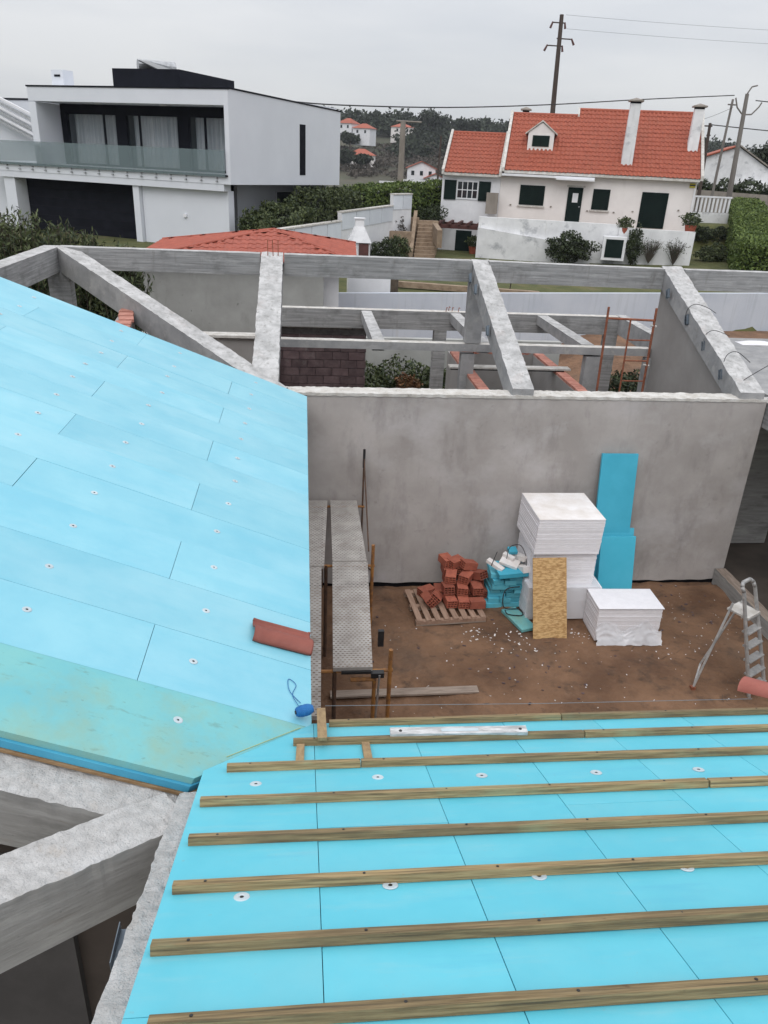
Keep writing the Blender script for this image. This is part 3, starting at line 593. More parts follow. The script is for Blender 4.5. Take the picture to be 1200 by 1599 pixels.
# foreground concrete frame, lower left
zLb = lambda x: zl(x)-.118; zNb = lambda y: zn(y)-.1
beam('rafter', M['cwood'], (-4.2, 2.985, zLb(-4.2)-.02), (-.62, 2.985, zLb(-.62)-.01), .27, .36, H, topm=M['ctopf'], rough=.0095, res=.02)
beam('valley_rafter', M['cwood'], (-2.6, .98, zNb(2.94)+.80), (-.62, 2.93, zNb(2.93)-.005), .265, .36, H, topm=M['ctopf'], rough=.0095, res=.02)
beam('rafter', M['cwood'], (-.555, 3.05, zNb(3.05)+.005), (-.555, .2, zNb(.2)+.005), .17, .36, H, topm=M['ctopf'], rough=.011, res=.02)
MB().box(-.72, -.50, 2.80, 3.02, 0, 3.2).build('post', M['cwood'], H)
MB().box(-.62, -.40, 2.98, 3.12, 3.36, 3.425).build('timber_packer', M['ply'], H, bevel=.003)
MB().box(-1.75, -1.52, -.2, 2.0, 0, 2.9).build('wall', M['plast2'], H)
MB().box(-8, -.3, 3.08, 3.18, 0, 3.1).build('wall', M['inner'], H); MB().box(-8, -1.28, 3.02, 3.075, 0, 3.1).build('wall', M['shade'], H)  # dark wall colours stand in for the shade of the rooms below
b = MB(); mt = Matrix.Translation((-.66, 2.16, 3.54))
b.box(-.10, 0, -.09, .09, 0, .004, mt); b.box(-.004, 0, -.09, .09, -.10, 0, mt); b.box(-.10, -.096, -.09, .09, 0, .05, mt); b.box(-.1, -.02, -.02, .02, -.07, -.05, mt)
b.build('steel_bracket', M['brk'], H)
# ribbed brackets on rafters
bb = MB().box(-.012, .0, -.05, .05, -.09, .09).box(-.04, -.012, -.04, -.03, -.08, .08).box(-.04, -.012, .03, .04, -.08, .08).mesh('bracket', M['brk'])
for x, y, z in [(6.98, 14.45, 4.42), (7.0, 13.55, 4.10), (7.0, 12.75, 3.80), (6.97, 11.95, 3.50), (3.19, 14.25, 4.42), (3.19, 13.0, 3.92), (3.18, 14.75, 4.55)]:
    inst('steel_bracket', bb, H, (x-.03, y, z), (R(-20), 0, 0))
def cable(pts, r=.006, name='cable', m='wire', parent=H, **k):
    P = []
    pts = [Vector(p) for p in pts]
    for i in range(len(pts)-1):
        a = pts[max(0, i-1)]; b_ = pts[i]; c = pts[i+1]; d = pts[min(len(pts)-1, i+2)]
        for j in range(6):
            t = j/6; P.append(.5*((2*b_)+(-a+c)*t+(2*a-5*b_+4*c-d)*t*t+(-a+3*b_-3*c+d)*t**3))
    P.append(pts[-1]); return MB().path(P, r).build(name, M[m], parent, smooth=True, **k)
cable([(6.95, 13.55, 4.0), (6.96, 13.62, 4.25), (7.1, 13.65, 4.36), (7.25, 13.5, 4.34), (7.35, 13.3, 4.27)])
cable([(6.95, 12.75, 3.8), (6.97, 12.8, 3.98), (7.12, 12.8, 4.06), (7.3, 12.6, 4.01)])
cable([(6.93, 11.95, 3.5), (7.0, 12.05, 3.78), (7.2, 12.1, 3.85), (7.42, 12.0, 3.7)])
cable([(6.93, 11.4, 3.38), (7.05, 11.5, 3.5), (7.3, 11.6, 3.62), (7.6, 11.7, 3.75)])
# starter bars
for x in (-.66, -.56, -.47): MB().path([(x, 15.0, 4.7), (x+rnd.gauss(0, .01), 15.02, 5.08)], .008).build('starter_bar', M['rust'], H)
for x, y in ((3.4, 18.5), (3.55, 18.52), (3.48, 18.6), (3.7, 18.5)): MB().path([(x, y, 3.2), (x+.02, y, 3.36), (x+.05, y, 3.34)], .008).build('starter_bar', M['rust'], H)
# plank across the room walls (loose)
b = MB().box(2.98, 5.55, 15.28, 15.52, 2.675, 2.71); b.build('plank', M['mort'], bevel=.003, label='pale dusty plank lying across the orange topped brick room walls', cat='plank')
tag(MB().box(3.0, 5.4, 15.26, 15.34, 2.656, 2.673).build('steel_bar', M['dark']), 'black flat bar under the pale plank over the brick room', 'bar')
b = MB(); b.grid(lambda u, v: (9.35+u*.8, 15.55+v*.35, 3.245+.06*max(0, 1-abs(2*u-1)**3)*max(0, 1-abs(2*v-1)**2)), 12, 10)
b.build('cement_bag', M['eps'], smooth=True, label='flat white bag lying on the slab at the right edge', cat='bag')
# rusty scaffold frame beyond the courtyard wall
F = empty('scaffold_tower', (5.73, 14.2, 0), 'rusty red ladder frame of a scaffold standing behind the courtyard wall', 'scaffold')
for x0, x1, z1 in ((0, -.02, 4.18), (.92, .92, 4.18)): MB().tube((x0+.06, 0, .0), (x1, 0, z1), .024).build('upright', M['rust'], F)
MB().tube((.50, 0, 1.0), (.45, 0, 3.96), .018).build('upright', M['rust'], F)
MB().tube((-.02, 0, 3.97), (.92, 0, 3.95), .022).build('crossbar', M['rust'], F)
for z in (3.57, 3.17, 2.77, 2.37, 1.97, 1.57): MB().tube((.48, 0, z), (.92, 0, z), .014).build('rung', M['rust'], F)
for z in (3.86, 3.1): MB().tube((.86, 0, z), (.98, 0, z-.02), .02).build('collar', M['mort'], F)

# ------------------------------------------------------------------ courtyard objects
# pallet
PL = empty('wooden_pallet', (1.72, 9.84, .0), 'wooden pallet on the dirt under the heap of red bricks', 'pallet', rz=R(5))
sl = MB().box(-.045, .045, 0, .95, .085, .105).mesh('slat', M['pal'])
for k_ in range(8): inst('slat', sl, PL, (.06+k_*.145, rnd.gauss(0, .006), 0), (0, 0, rnd.gauss(0, .012)), bevel=.002)
for y in (0.0, .44, .87): MB().box(0.0, 1.12, y, y+.08, .028, .084).build('bearer', M['pal'], PL, bevel=.002)
for y in (0.0, .44, .87): MB().box(0.0, 1.12, y, y+.08, .005, .026).build('bottom_slat', M['wgrey'], PL, bevel=.002)
# hollow brick, 30x20x11 with holes plugged inside
def hollow(L_=.30, W=.20, Hh=.11, nx=4, nz=2):
    b = MB(); g = .010; xs = [0]; 
    g = .009
    def cells(T, n):
        w_ = (T-g*(n+1))/n; r_ = [0]
        for i in range(n): r_ += [g+i*(w_+g), g+i*(w_+g)+w_]
        return r_+[T]
    a = cells(W, nx); c = cells(Hh, nz)
    for s_ in (0, 1):
        x = s_*L_
        for i in range(len(a)-1):
            for j in range(len(c)-1):
                if i % 2 == 1 and j % 2 == 1: continue
                q = [(x, a[i], c[j]), (x, a[i+1], c[j]), (x, a[i+1], c[j+1]), (x, a[i], c[j+1])]
                b.add(q, [(0, 1, 2, 3) if s_ else (3, 2, 1, 0)])
    for i in range(1, len(a)-1, 2):
        for j in range(1, len(c)-1, 2):
            q = [(a[i], c[j]), (a[i+1], c[j]), (a[i+1], c[j+1]), (a[i], c[j+1])]
            for k in range(4):
                p, p2 = q[k], q[(k+1) % 4]; b.add([(0, *p), (L_, *p), (L_, *p2), (0, *p2)], [(0, 1, 2, 3)])
    b.add([(0, 0, 0), (L_, 0, 0), (L_, 0, Hh), (0, 0, Hh)], [(0, 1, 2, 3)]); b.add([(0, W, 0), (L_, W, 0), (L_, W, Hh), (0, W, Hh)], [(3, 2, 1, 0)])
    for xx in (L_*.2, L_*.8): b.add([(xx, 0, 0), (xx, W, 0), (xx, W, Hh), (xx, 0, Hh)], [(0, 1, 2, 3)])  # dark plates close the holes, standing for the shade inside
    b.add([(0, 0, 0), (L_, 0, 0), (L_, W, 0), (0, W, 0)], [(3, 2, 1, 0)]); b.add([(0, 0, Hh), (L_, 0, Hh), (L_, W, Hh), (0, W, Hh)], [(0, 1, 2, 3)])
    b.v = [(x-L_/2, y-W/2, z-Hh/2) for x, y, z in b.v]
    me = b.mesh('hollow_brick', M['brick']); me.materials.append(M['dark'])
    for p_ in me.polygons:
        c_ = p_.center
        if abs(abs(c_.x)-L_*.3) < .001 and abs(p_.normal.x) > .9: p_.material_index = 1
    return me
HBm = hollow(.25, .17, .125, 3, 3)
glab = 'red hollow clay brick in the heap on the wooden pallet'
BR = [  # x, y, z, rotx, roty, rotz
 (2.32, 10.30, .18, 0, 0, 92), (2.52, 10.28, .18, 0, 0, 85), (2.73, 10.22, .18, 0, 0, 3), (2.10, 10.38, .20, 35, 10, 70), (1.98, 10.32, .20, 50, 0, 100), (2.2, 10.62, .18, 0, 0, 88), (2.42, 10.62, .18, 0, 0, 90), (2.66, 10.6, .18, 0, 0, 95), (2.86, 10.58, .18, 0, 0, 90), (1.98, 10.60, .18, 0, 0, 20),
 (2.30, 10.46, .32, 0, 8, 95), (2.52, 10.44, .325, 0, 0, 80), (2.76, 10.44, .325, 0, 0, 92), (2.36, 10.74, .325, 0, 0, 90), (2.6, 10.76, .325, 0, 0, 88), (2.84, 10.72, .325, 0, 0, 92),
 (2.36, 10.58, .465, 0, 0, 75), (2.6, 10.56, .465, 5, 0, 60), (2.82, 10.62, .47, 0, 18, 120), (2.34, 10.82, .47, 0, 0, 90), (2.58, 10.84, .47, 0, 0, 92),
 (2.46, 10.80, .61, 10, 0, 40), (2.66, 10.72, .60, 0, 15, 20), (2.32, 10.86, .61, 0, 0, 110)]
BL = {0: 'red hollow brick at the left end of the bottom front row of the heap', 1: 'red hollow brick in the middle of the bottom front row of the heap', 2: 'red hollow brick laid lengthwise at the right end of the bottom front row',
 3: 'tilted red hollow brick leaning left of the heap, the right one of two', 4: 'tilted red hollow brick at the far left foot of the heap', 9: 'red hollow brick lying behind the tilted ones at the left of the heap',
 10: 'left red hollow brick in the second front layer of the heap', 11: 'middle red hollow brick in the second front layer of the heap', 12: 'right red hollow brick in the second front layer of the heap',
 16: 'left red hollow brick of the third layer of the heap', 17: 'middle skewed red hollow brick of the third layer of the heap', 18: 'slanting red hollow brick at the right edge of the third layer',
 21: 'middle red hollow brick on the very top of the heap', 22: 'right red hollow brick on the very top of the heap', 23: 'left red hollow brick on the very top of the heap'}
for i, (x, y, z, a, b_, c) in enumerate(BR):
    inst('hollow_brick', HBm, None, (x, y, z), (R(a+rnd.gauss(0, 2)), R(b_+rnd.gauss(0, 2)), R(c-90+rnd.gauss(0, 5)+90)), label=BL.get(i, 'red hollow clay brick buried at the back of the heap on the pallet'), cat='brick', group='hollow bricks heaped on the pallet')
# blue foam offcuts stacked
k_ = 0
for j in range(7):
    z = .02+j*.085
    n_ = 2 if j % 2 == 0 else 3
    x = 2.96+rnd.gauss(0, .02)
    for i in range(n_):
        L_ = (.58/n_)*rnd.uniform(.85, 1.1)
        o = MB().box(0, L_-.01, 0, .42+rnd.gauss(0, .03), 0, .078).build('foam_offcut', M['xpso'], bevel=.002,
            label='%s blue foam offcut in the %s layer of the low blue stack' % ({2: ('left', 'right'), 3: ('left', 'middle', 'right')}[n_][i], ('bottom', 'second', 'third', 'fourth', 'fifth', 'sixth', 'top')[j]), cat='foam piece', group='blue foam offcuts in the stack')
        o.location = (x, 10.34+rnd.gauss(0, .035)+(j > 5)*.05, z); o.rotation_euler = (0, 0, rnd.gauss(0, .05)); x += L_
def loose(name, m, size, loc, rot, lab, cat='foam piece'):
    b = MB().box(-size[0]/2, size[0]/2, -size[1]/2, size[1]/2, 0, size[2]); o = b.build(name, M[m], bevel=.003, label=lab, cat=cat); o.location = loc; o.rotation_euler = [R(v) for v in rot]; return o
loose('foam_offcut', 'xpsl', (.48, .22, .075), (3.28, 10.33, .63), (0, -3, 4), 'blue foam board laid on top of the blue offcut stack')
loose('foam_offcut', 'epsd', (.30, .10, .055), (3.02, 10.45, .715), (0, 18, -40), 'narrow dusty white foam strip tilted at the left of the blue stack top')
loose('foam_offcut', 'epsd', (.30, .20, .05), (3.27, 10.50, .73), (8, 8, -30), 'dusty white foam slab on top of the blue stack under a smaller strip')
loose('foam_offcut', 'epsd', (.20, .08, .05), (3.27, 10.58, .80), (5, 10, -45), 'small dusty white foam strip lying on the white slab of the blue stack')
loose('foam_offcut', 'xpsl', (.14, .13, .06), (3.34, 10.66, .86), (15, 0, 5), 'small bright blue foam square crowning the offcut stack')
loose('foam_offcut', 'epsd', (.14, .42, .10), (3.45, 10.42, .64), (-20, 0, 14), 'dusty white foam strip leaning down against the left side of the white packs')
loose('foam_offcut', 'epsd', (.12, .36, .08), (3.46, 10.60, .76), (-14, 0, 20), 'shorter dusty white foam strip above the leaning one beside the packs')
loose('foam_board', 'xpsd', (.26, .62, .05), (3.35, 9.92, .03), (0, 0, 17), 'pale greenish blue foam board lying flat on the dirt in front of the packs')
cable([(3.2, 10.45, .85), (3.28, 10.6, .98), (3.45, 10.62, 1.0), (3.52, 10.5, .88), (3.5, 10.35, .78)], parent=None, name='bent_wire', label='thin dark wire curling over the top of the foam offcuts', cat='wire')
cable([(2.95, 10.4, .75), (3.05, 10.5, .95)], parent=None, name='metal_rod', label='short dark rod sticking up from the left foam strip', cat='rod')
cable([(3.18, 10.12, .1), (3.2, 10.0, .1), (3.42, 9.98, .09), (3.42, 10.15, .1), (3.16, 10.14, .14), (3.17, 10.2, .42), (3.40, 10.22, .47)], r=.009, parent=None, name='wire_handle', label='black bent wire handle lying on the greenish foam board', cat='wire')
# white packs
def pack(name, x0, x1, y0, y1, z0, z1, n_, lab, rz=0, shear=0):
    o = empty(name, (x0, y0, z0), lab, 'foam pack', rz=rz); W, D, Hh = x1-x0, y1-y0, z1-z0; t = Hh/n_
    for i in range(n_):
        jx, jy = rnd.gauss(0, .0022)+shear*i/n_, rnd.gauss(0, .0022)
        m = M['eps'] if i < n_-1 else M['epsd'] if 'topmost' in lab else M['eps']
        MB().box(jx, W+jx, jy, D+jy, i*t, (i+1)*t-.002).build('foam_sheet', M['eps'], o, bevel=.0025)
    return o
pk = pack('foam_pack', 3.47, 4.63, 9.95, 10.98, .03, .60, 12, 'bottom pack of white foam sheets wrapped in film under two others')
b = MB(); b.grid(lambda u, v: (-.02+1.15*u+.006*nz3(u*9, v*5, 0), -.016-.02*abs(nz3(u*7, v*6, 3)), .02+.56*v), 24, 14); b.grid(lambda u, v: (-.02+1.15*u, -.016+u*0+v*.25, .582+.006*nz3(u*9, v*5, 0)), 24, 4); b.build('wrapping_film', M['film'], pk, smooth=True)
pack('foam_pack', 3.53, 4.50, 10.05, 11.0, .605, 1.16, 14, 'middle pack of white foam sheets partly hidden by the strand board')
pk = pack('foam_pack', 3.47, 4.49, 9.98, 11.0, 1.17, 1.75, 15, 'topmost pack of white foam sheets with a dusty yellowed top', shear=.02)
MB().box(.02, 1.04, 0, 1.01, .5805, .584).build('dusty_top_film', M['epsd'], pk)
pk = pack('foam_pack', 4.38, 5.36, 9.36, 9.92, .02, .555, 16, 'separate low pack of white foam sheets with film crumpled at its foot', rz=R(-1.5))
MB().box(-.01, 1.0, -.01, .58, .556, .566).build('top_sheet', M['eps'], pk, bevel=.002)
b = MB()
def crump(u, v):
    a = u*1.02+.0; out_ = .02+.11*(1-v)**1.5*(1+.35*nz3(u*5, v*2, 1)); zz = -.01+.27*v*(1+.25*math.sin(u*11)+.2*nz3(u*6, 0, 5))
    return (a+.03*nz3(u*9, v*6, 0), -out_+.012*nz3(u*13, v*7, 7), zz+.01*(1-v)*abs(nz3(u*12, v*6, 2)))
b.grid(crump, 60, 16); b.build('crumpled_film', M['film'], pk, smooth=True)
MB().box(3.5, 4.55, 9.99, 10.9, -.04, .028).build('pallet_board', M['dark'], label='dark timber under the white foam packs', cat='pallet')
# leaning blue boards
def lean(name, m, x0, w_, yb_, yt, L_, t, lab, cat, rz=0):
    th = math.asin((yt-yb_)/L_); o = MB().box(0, w_, -t, 0, 0, L_).build(name, M[m], bevel=.002, label=lab, cat=cat); o.location = (x0, yb_, .0); o.rotation_euler = (-th, 0, rz); return o
lean('foam_board', 'xpsl', 4.75, .60, 10.75, 11.13, 2.42, .05, 'tall bright blue foam board leaning against the courtyard wall, reaching highest', 'foam board')
lean('foam_board', 'xpsf', 4.83, .59, 10.55, 10.80, 1.10, .05, 'shorter bright blue foam board leaning in front of the tall blue one', 'foam board')
lean('foam_board', 'xpsf', 4.845, .585, 10.64, 10.94, 1.19, .05, 'shorter blue foam board sandwiched between the two other leaning blue boards', 'foam board')
lean('strand_board', 'osb', 3.45, .53, 9.42, 9.93, 1.25, .012, 'tan oriented strand board leaning on the white foam packs', 'board', rz=R(1))
# plank on dirt
o = MB().box(0, 2.0, 0, .14, 0, .03).build('plank', M['wgrey'], bevel=.003, label='long weathered plank lying on the dirt, running behind the scaffold legs', cat='plank'); o.location = (.35, 8.12, .03); o.rotation_euler = (0, 0, R(1))
# step ladder
LD = empty('step_ladder', (0, 0, 0), 'paint splattered aluminium step ladder standing open on the dirt at the right', 'ladder')
a0, a1, t0, t1 = Vector((6.10, 7.96, 0)), Vector((6.45, 8.17, 0)), Vector((5.70, 8.10, 1.60)), Vector((5.93, 8.24, 1.60))
mid = lambda p, q, t: p+(q-p)*t
MB().tube(a0, t0, .026, n=8).build('side_rail', M['alu'], LD); MB().tube(a1, t1, .026, n=8).build('side_rail', M['alu'], LD)
up = Vector((-.06, .02, .12))
MB().path([t0, t0+up*.6, t0+up+(t1-t0)*.2, t0+up+(t1-t0)*.8, t1+up*.6, t1], .026, n=8).build('top_hoop', M['alu'], LD, smooth=True)
wd = (a1-a0).normalized(); fwd = Vector((wd.y, -wd.x, 0))
for i in range(6):
    t = .09+i*.135
    p, q = mid(a0, t0, t), mid(a1, t1, t); MB().prism([p+fwd*.05, q+fwd*.05, q-fwd*.06, p-fwd*.06], (0, 0, -.022)).build('step', M['alu'], LD, bevel=.003)
p, q = mid(a0, t0, .78), mid(a1, t1, .78); MB().prism([p+fwd*.05, q+fwd*.05, q-fwd*.26, p-fwd*.26], (0, 0, -.03)).build('platform', M['mort'], LD, bevel=.004)
c0, c1 = Vector((5.38, 8.17, 0)), Vector((5.62, 8.50, 0))
MB().tube(c0, p-fwd*.2+Vector((0, 0, .1)), .016).build('rear_leg', M['alu'], LD); MB().tube(c1+Vector((0,0,.18)), q-fwd*.2+Vector((0, 0, .1)), .014).build('rear_leg', M['alu'], LD)
MB().tube(mid(c0, p-fwd*.2, .04)+Vector((0, 0, .02)), c1+Vector((0, 0, .18)), .014).build('brace', M['alu'], LD)
MB().box(-.03, .03, -.03, .03, 0, .05, Matrix.Translation(c0)).build('rubber_foot', M['rust'], LD)
# courtyard scaffold
SC = empty('scaffold', (0, 0, 0), 'orange scaffold with perforated steel walk boards along the left eave', 'scaffold')
dz_ = 1.56
def deckm(x0a, x1a, x0b, x1b, ya, yb2, z, nh, hx, m=M['deck']):
    """perforated deck built as a surface with real slots: rows of strips and cells"""
    b = MB(); L_ = yb2-ya
    def P(u, v, z_=z): y = ya+L_*v; xa = x0a+(x0b-x0a)*v; xb = x1a+(x1b-x1a)*v; return (xa+(xb-xa)*u, y, z_+.003*nz3(xa+u, y, 0, 2))
    nu = hx; dv = 1/nh
    for j in range(nh):
        v0, v1 = j*dv, (j+1)*dv; va, vb = v0+dv*.38, v0+dv*.66
        b.add([P(0, v0), P(1, v0), P(1, va), P(0, va)], [(0, 1, 2, 3)]); b.add([P(0, vb), P(1, vb), P(1, v1), P(0, v1)], [(0, 1, 2, 3)])
        off = .5 if j % 2 else 0
        edges = [0]
        for i in range(nu):
            c = (i+.5+(.25 if j % 2 else -.25))/nu; edges += [c-.22/nu, c+.22/nu]
        edges.append(1)
        for i in range(0, len(edges), 2): b.add([P(edges[i], va), P(edges[i+1], va), P(edges[i+1], vb), P(edges[i], vb)], [(0, 1, 2, 3)])
    for s_ in (0, 1): b.add([P(s_, 0), P(s_, 1), P(s_, 1, z-.05), P(s_, 0, z-.05)], [(0, 1, 2, 3)])
    b.add([P(0, 0), P(1, 0), P(1, 0, z-.05), P(0, 0, z-.05)], [(0, 1, 2, 3)])
    return b.build('walk_board', m, SC)
deckm(.31, .735, .385, .86, 6.72, 9.08, dz_, 60, 9); deckm(.385, .85, .42, .84, 9.09, 11.1, dz_+.01, 52, 9)
deckm(-.12, .165, -.1, .235, 5.95, 8.95, dz_, 76, 5); deckm(-.1, .27, -.05, .375, 8.96, 11.1, dz_+.01, 52, 7)
for y in (6.76, 9.1, 11.05):
    for x in (.33 if y < 9 else .30, .93):
        top_ = {(6.76, .93): 1.75, (9.1, .93): 1.80, (11.05, .93): 2.15}.get((y, x), 1.5)
        MB().tube((x+(.0), y, .0), (x, y, top_), .024 if y < 11 else .014, n=10).build('upright', M['org'] if x > .5 and y < 11 else M['rustd'], SC)
    MB().tube((.0, y, dz_-.075), (.96, y, dz_-.075), .02, n=8).build('crossbar', M['org'], SC)
MB().tube((.50, 6.72, 1.40), (.78, 6.72, 1.40), .024).build('crossbar', M['org'], SC)
MB().tube((.76, 6.72, 1.4), (.76, 6.74, .85), .022).build('upright', M['org'], SC)
MB().tube((.81, 6.68, 1.48), (.78, 6.9, 0), .012).build('brace', M['galv'], SC)
MB().tube((.35, 6.76, .55), (.8, 6.76, .62), .018).build('crossbar', M['org'], SC)
MB().tube((.93, 9.1, 1.4), (.91, 11.05, .5), .012).build('brace', M['rustd'], SC); MB().tube((.93, 11.05, 2.3), (.9, 9.4, 1.55), .010).build('brace', M['rustd'], SC)
MB().tube((.93, 11.05, 2.15), (.93, 11.05, 2.45), .02).build('pole_cap', M['black'], SC)
MB().box(.90, .97, 7.75, 7.80, 1.1, 1.32).build('black_plate', M['black'], SC)
MB().box(.58, .70, 6.68, 6.8, .62, .8).build('clamp', M['black'], SC); MB().box(.72, .86, 6.68, 6.78, 1.44, 1.5).build('clamp', M['black'], SC); MB().box(.40, .72, 6.69, 6.72, 1.49, 1.52).build('clamp', M['black'], SC)
# string across the eave
MB().path([(.15, 4.32, 3.0), (1.7, 4.30, 2.985), (3.3, 4.27, 3.0)], .0022, n=5).build('string_line', M['gstr'], label='thin grey string stretched just beyond the near eave', cat='string')

# ------------------------------------------------------------------ things on the roofs
def rooftile(name, L_=.43, W=.24, m='tilen'):
    """interlocking clay tile: barrel plus flat side lap"""
    prof = [(-.12, .012), (-.115, .026), (-.10, .044), (-.075, .062), (-.045, .070), (-.015, .066), (.010, .052), (.028, .034), (.045, .026), (.075, .024), (.098, .026), (.103, .038), (.115, .038), (.120, .022)]
    b = MB(); n = len(prof); T = .013
    for k, yy in enumerate((0, .015, .02, L_-.06, L_-.055, L_)):
        lift = .006 if k in (0, 1) or k == 5 else 0
        for x, z in prof: b.v.append((x*(.96 if k == 5 else 1), yy, z+lift))
        for x, z in prof: b.v.append((x*(.96 if k == 5 else 1)*.96, yy, z-T+lift*.5))
    rs = 2*n
    for k in range(5):
        for i in range(n-1):
            a = k*rs+i; b.f.append((a, a+rs, a+rs+1, a+1)); c = a+n; b.f.append((c, c+1, c+rs+1, c+rs))
        b.f.append((k*rs, k*rs+n, (k+1)*rs+n, (k+1)*rs)); b.f.append((k*rs+n-1, (k+1)*rs+n-1, (k+1)*rs+2*n-1, k*rs+2*n-1))
    for i in range(n-1): b.f.append((i, i+1, i+1+n, i+n)); e = 5*rs+i; b.f.append((e, e+n, e+n+1, e+1))
    return b.mesh(name, M[m], True)
tm = rooftile('roof_tile')
o = inst('roof_tile', tm, None, (.045, 4.62, zl(.045)+.012), (0, 0, 0), label='red clay roof tile lying on the left blue slope near its eave', cat='roof tile')
o.matrix_world = Matrix.Translation((.04, 4.585, zl(.04)+.005)) @ Matrix.Rotation(R(21.2), 4, 'Y') @ Matrix.Rotation(R(94), 4, 'Z')
b = MB(); Lt = .42
for s_, rad in ((0, .095), (1, .080)): pass
def barrel(u, v):
    r_ = .095-.015*u; a = math.pi*v; return (r_*math.cos(a), Lt*u, r_*math.sin(a)*.85)
def barrel2(u, v): x, y, z = barrel(u, v); return (x*.87, y, z*.87-.002)
b.grid(barrel, 6, 20); n0 = len(b.f); b.grid(lambda u, v: barrel2(u, 1-v), 6, 20)
b.grid(lambda u, v: [Vector(barrel(0, u)).lerp(Vector(barrel2(0, u)), v)[k] for k in range(3)], 20, 1); b.grid(lambda u, v: [Vector(barrel(1, u)).lerp(Vector(barrel2(1, u)), v)[k] for k in range(3)], 20, 1)
o = b.build('ridge_tile', M['tilep'], smooth=True, label='pinkish half round ridge tile lying on the battens at the right edge', cat='ridge tile')
o.matrix_world = Matrix.Translation((3.02, 4.02, zn(3.86)+.03)) @ Matrix.Rotation(R(-19), 4, 'X') @ Matrix.Rotation(R(-145), 4, 'Z')
# blue twine reel
RL = empty('twine_reel', (.0, 3.80, zl(0.0)+.03), 'reel of bright blue twine at the roof corner', 'twine reel', rz=R(18))
b = MB()
for i in range(14):
    x = -.05+i*.1/13; rr_ = .036*(1-.35*abs(i/6.5-1)**3)+rnd.uniform(0, .002); b.tube((x, 0, .03), (x+.0085, 0, .03), rr_, rr_*.97, n=20)
b.build('winding', M['bstr'], RL, smooth=False); MB().tube((-.056, 0, .03), (.058, 0, .03), .012, n=12).build('core', M['black'], RL)
cable([(.0, 3.84, zl(0)+.01), (-.07, 3.98, zl(-.07)+.006), (-.05, 4.1, zl(-.05)+.005), (-.10, 4.14, zl(-.1)+.005), (-.09, 4.02, zl(-.09)+.006), (-.02, 3.93, zl(-.02)+.006)], r=.0022, m='bstr', parent=None, name='loose_twine', label='loop of thin blue twine curling beside the reel', cat='twine')
MB().path([(-.42, 3.30, zl(-.42)+.0035), (-.02, 3.70, zl(-.02)+.004)], .0018, n=4).build('string', M['ystr'], label='yellowish string pulled taut over the weathered board towards the reel', cat='string')
for v_ in (3.135,): MB().path([(-.52, v_+.01, max(zl(-.52), 0)+.001), (.05, 3.735, zl(.05)+.001)], .003, n=5).build('valley_line', M['xpsb'], H)
# spirit level
LV = empty('spirit_level', (.50, 3.475, zn(3.475)+.045), 'worn grey metal spirit level lying on the second batten', 'spirit level', rz=R(-1.2))
b = MB().box(0, .81, -.030, .030, 0, .004).box(0, .81, -.030, -.026, -.0, .022).box(0, .81, .026, .030, 0, .022).box(0, .81, -.03, .03, .022, .025); b.build('body', M['level'], LV, bevel=.001)
for x in (.06, .77): MB().tube((x, 0, .0252), (x, 0, .0262), .010, n=12).build('hang_hole', M['black'], LV)
MB().box(.30, .52, -.012, .012, .025, .027).build('vial_window', M['washer'] if 'washer' in M else M['wash'], LV)
# black marks / chips on the battens roof
for x, y in ((.3, 3.06), (.42, 3.02)): pass

# ------------------------------------------------------------------ walls and garden beyond
b = MB(); pts = [(-3.0, yb(-3)), (20.5, yb(20.5))]
b.grid(lambda u, v: (-3+23.5*u, yb(-3+23.5*u), -.3+(2.6)*v), 60, 4); b.grid(lambda u, v: (-3+23.5*u, yb(-3+23.5*u)+.2, -.3+2.6*(1-v)), 30, 2)
b.grid(lambda u, v: (-3+23.5*u, yb(-3+23.5*u)+.2*v, 2.30), 30, 1)
b.build('boundary_wall', M['bwall'], label='long bluish white garden boundary wall behind the concrete frame', cat='wall')
# stained lower garden wall just behind the block wall
MB().box(1.6, 7.4, 21.5, 21.7, 0, 1.95).build('low_wall', M['oldg'], label='low stained grey garden wall seen between the far beams', cat='wall')

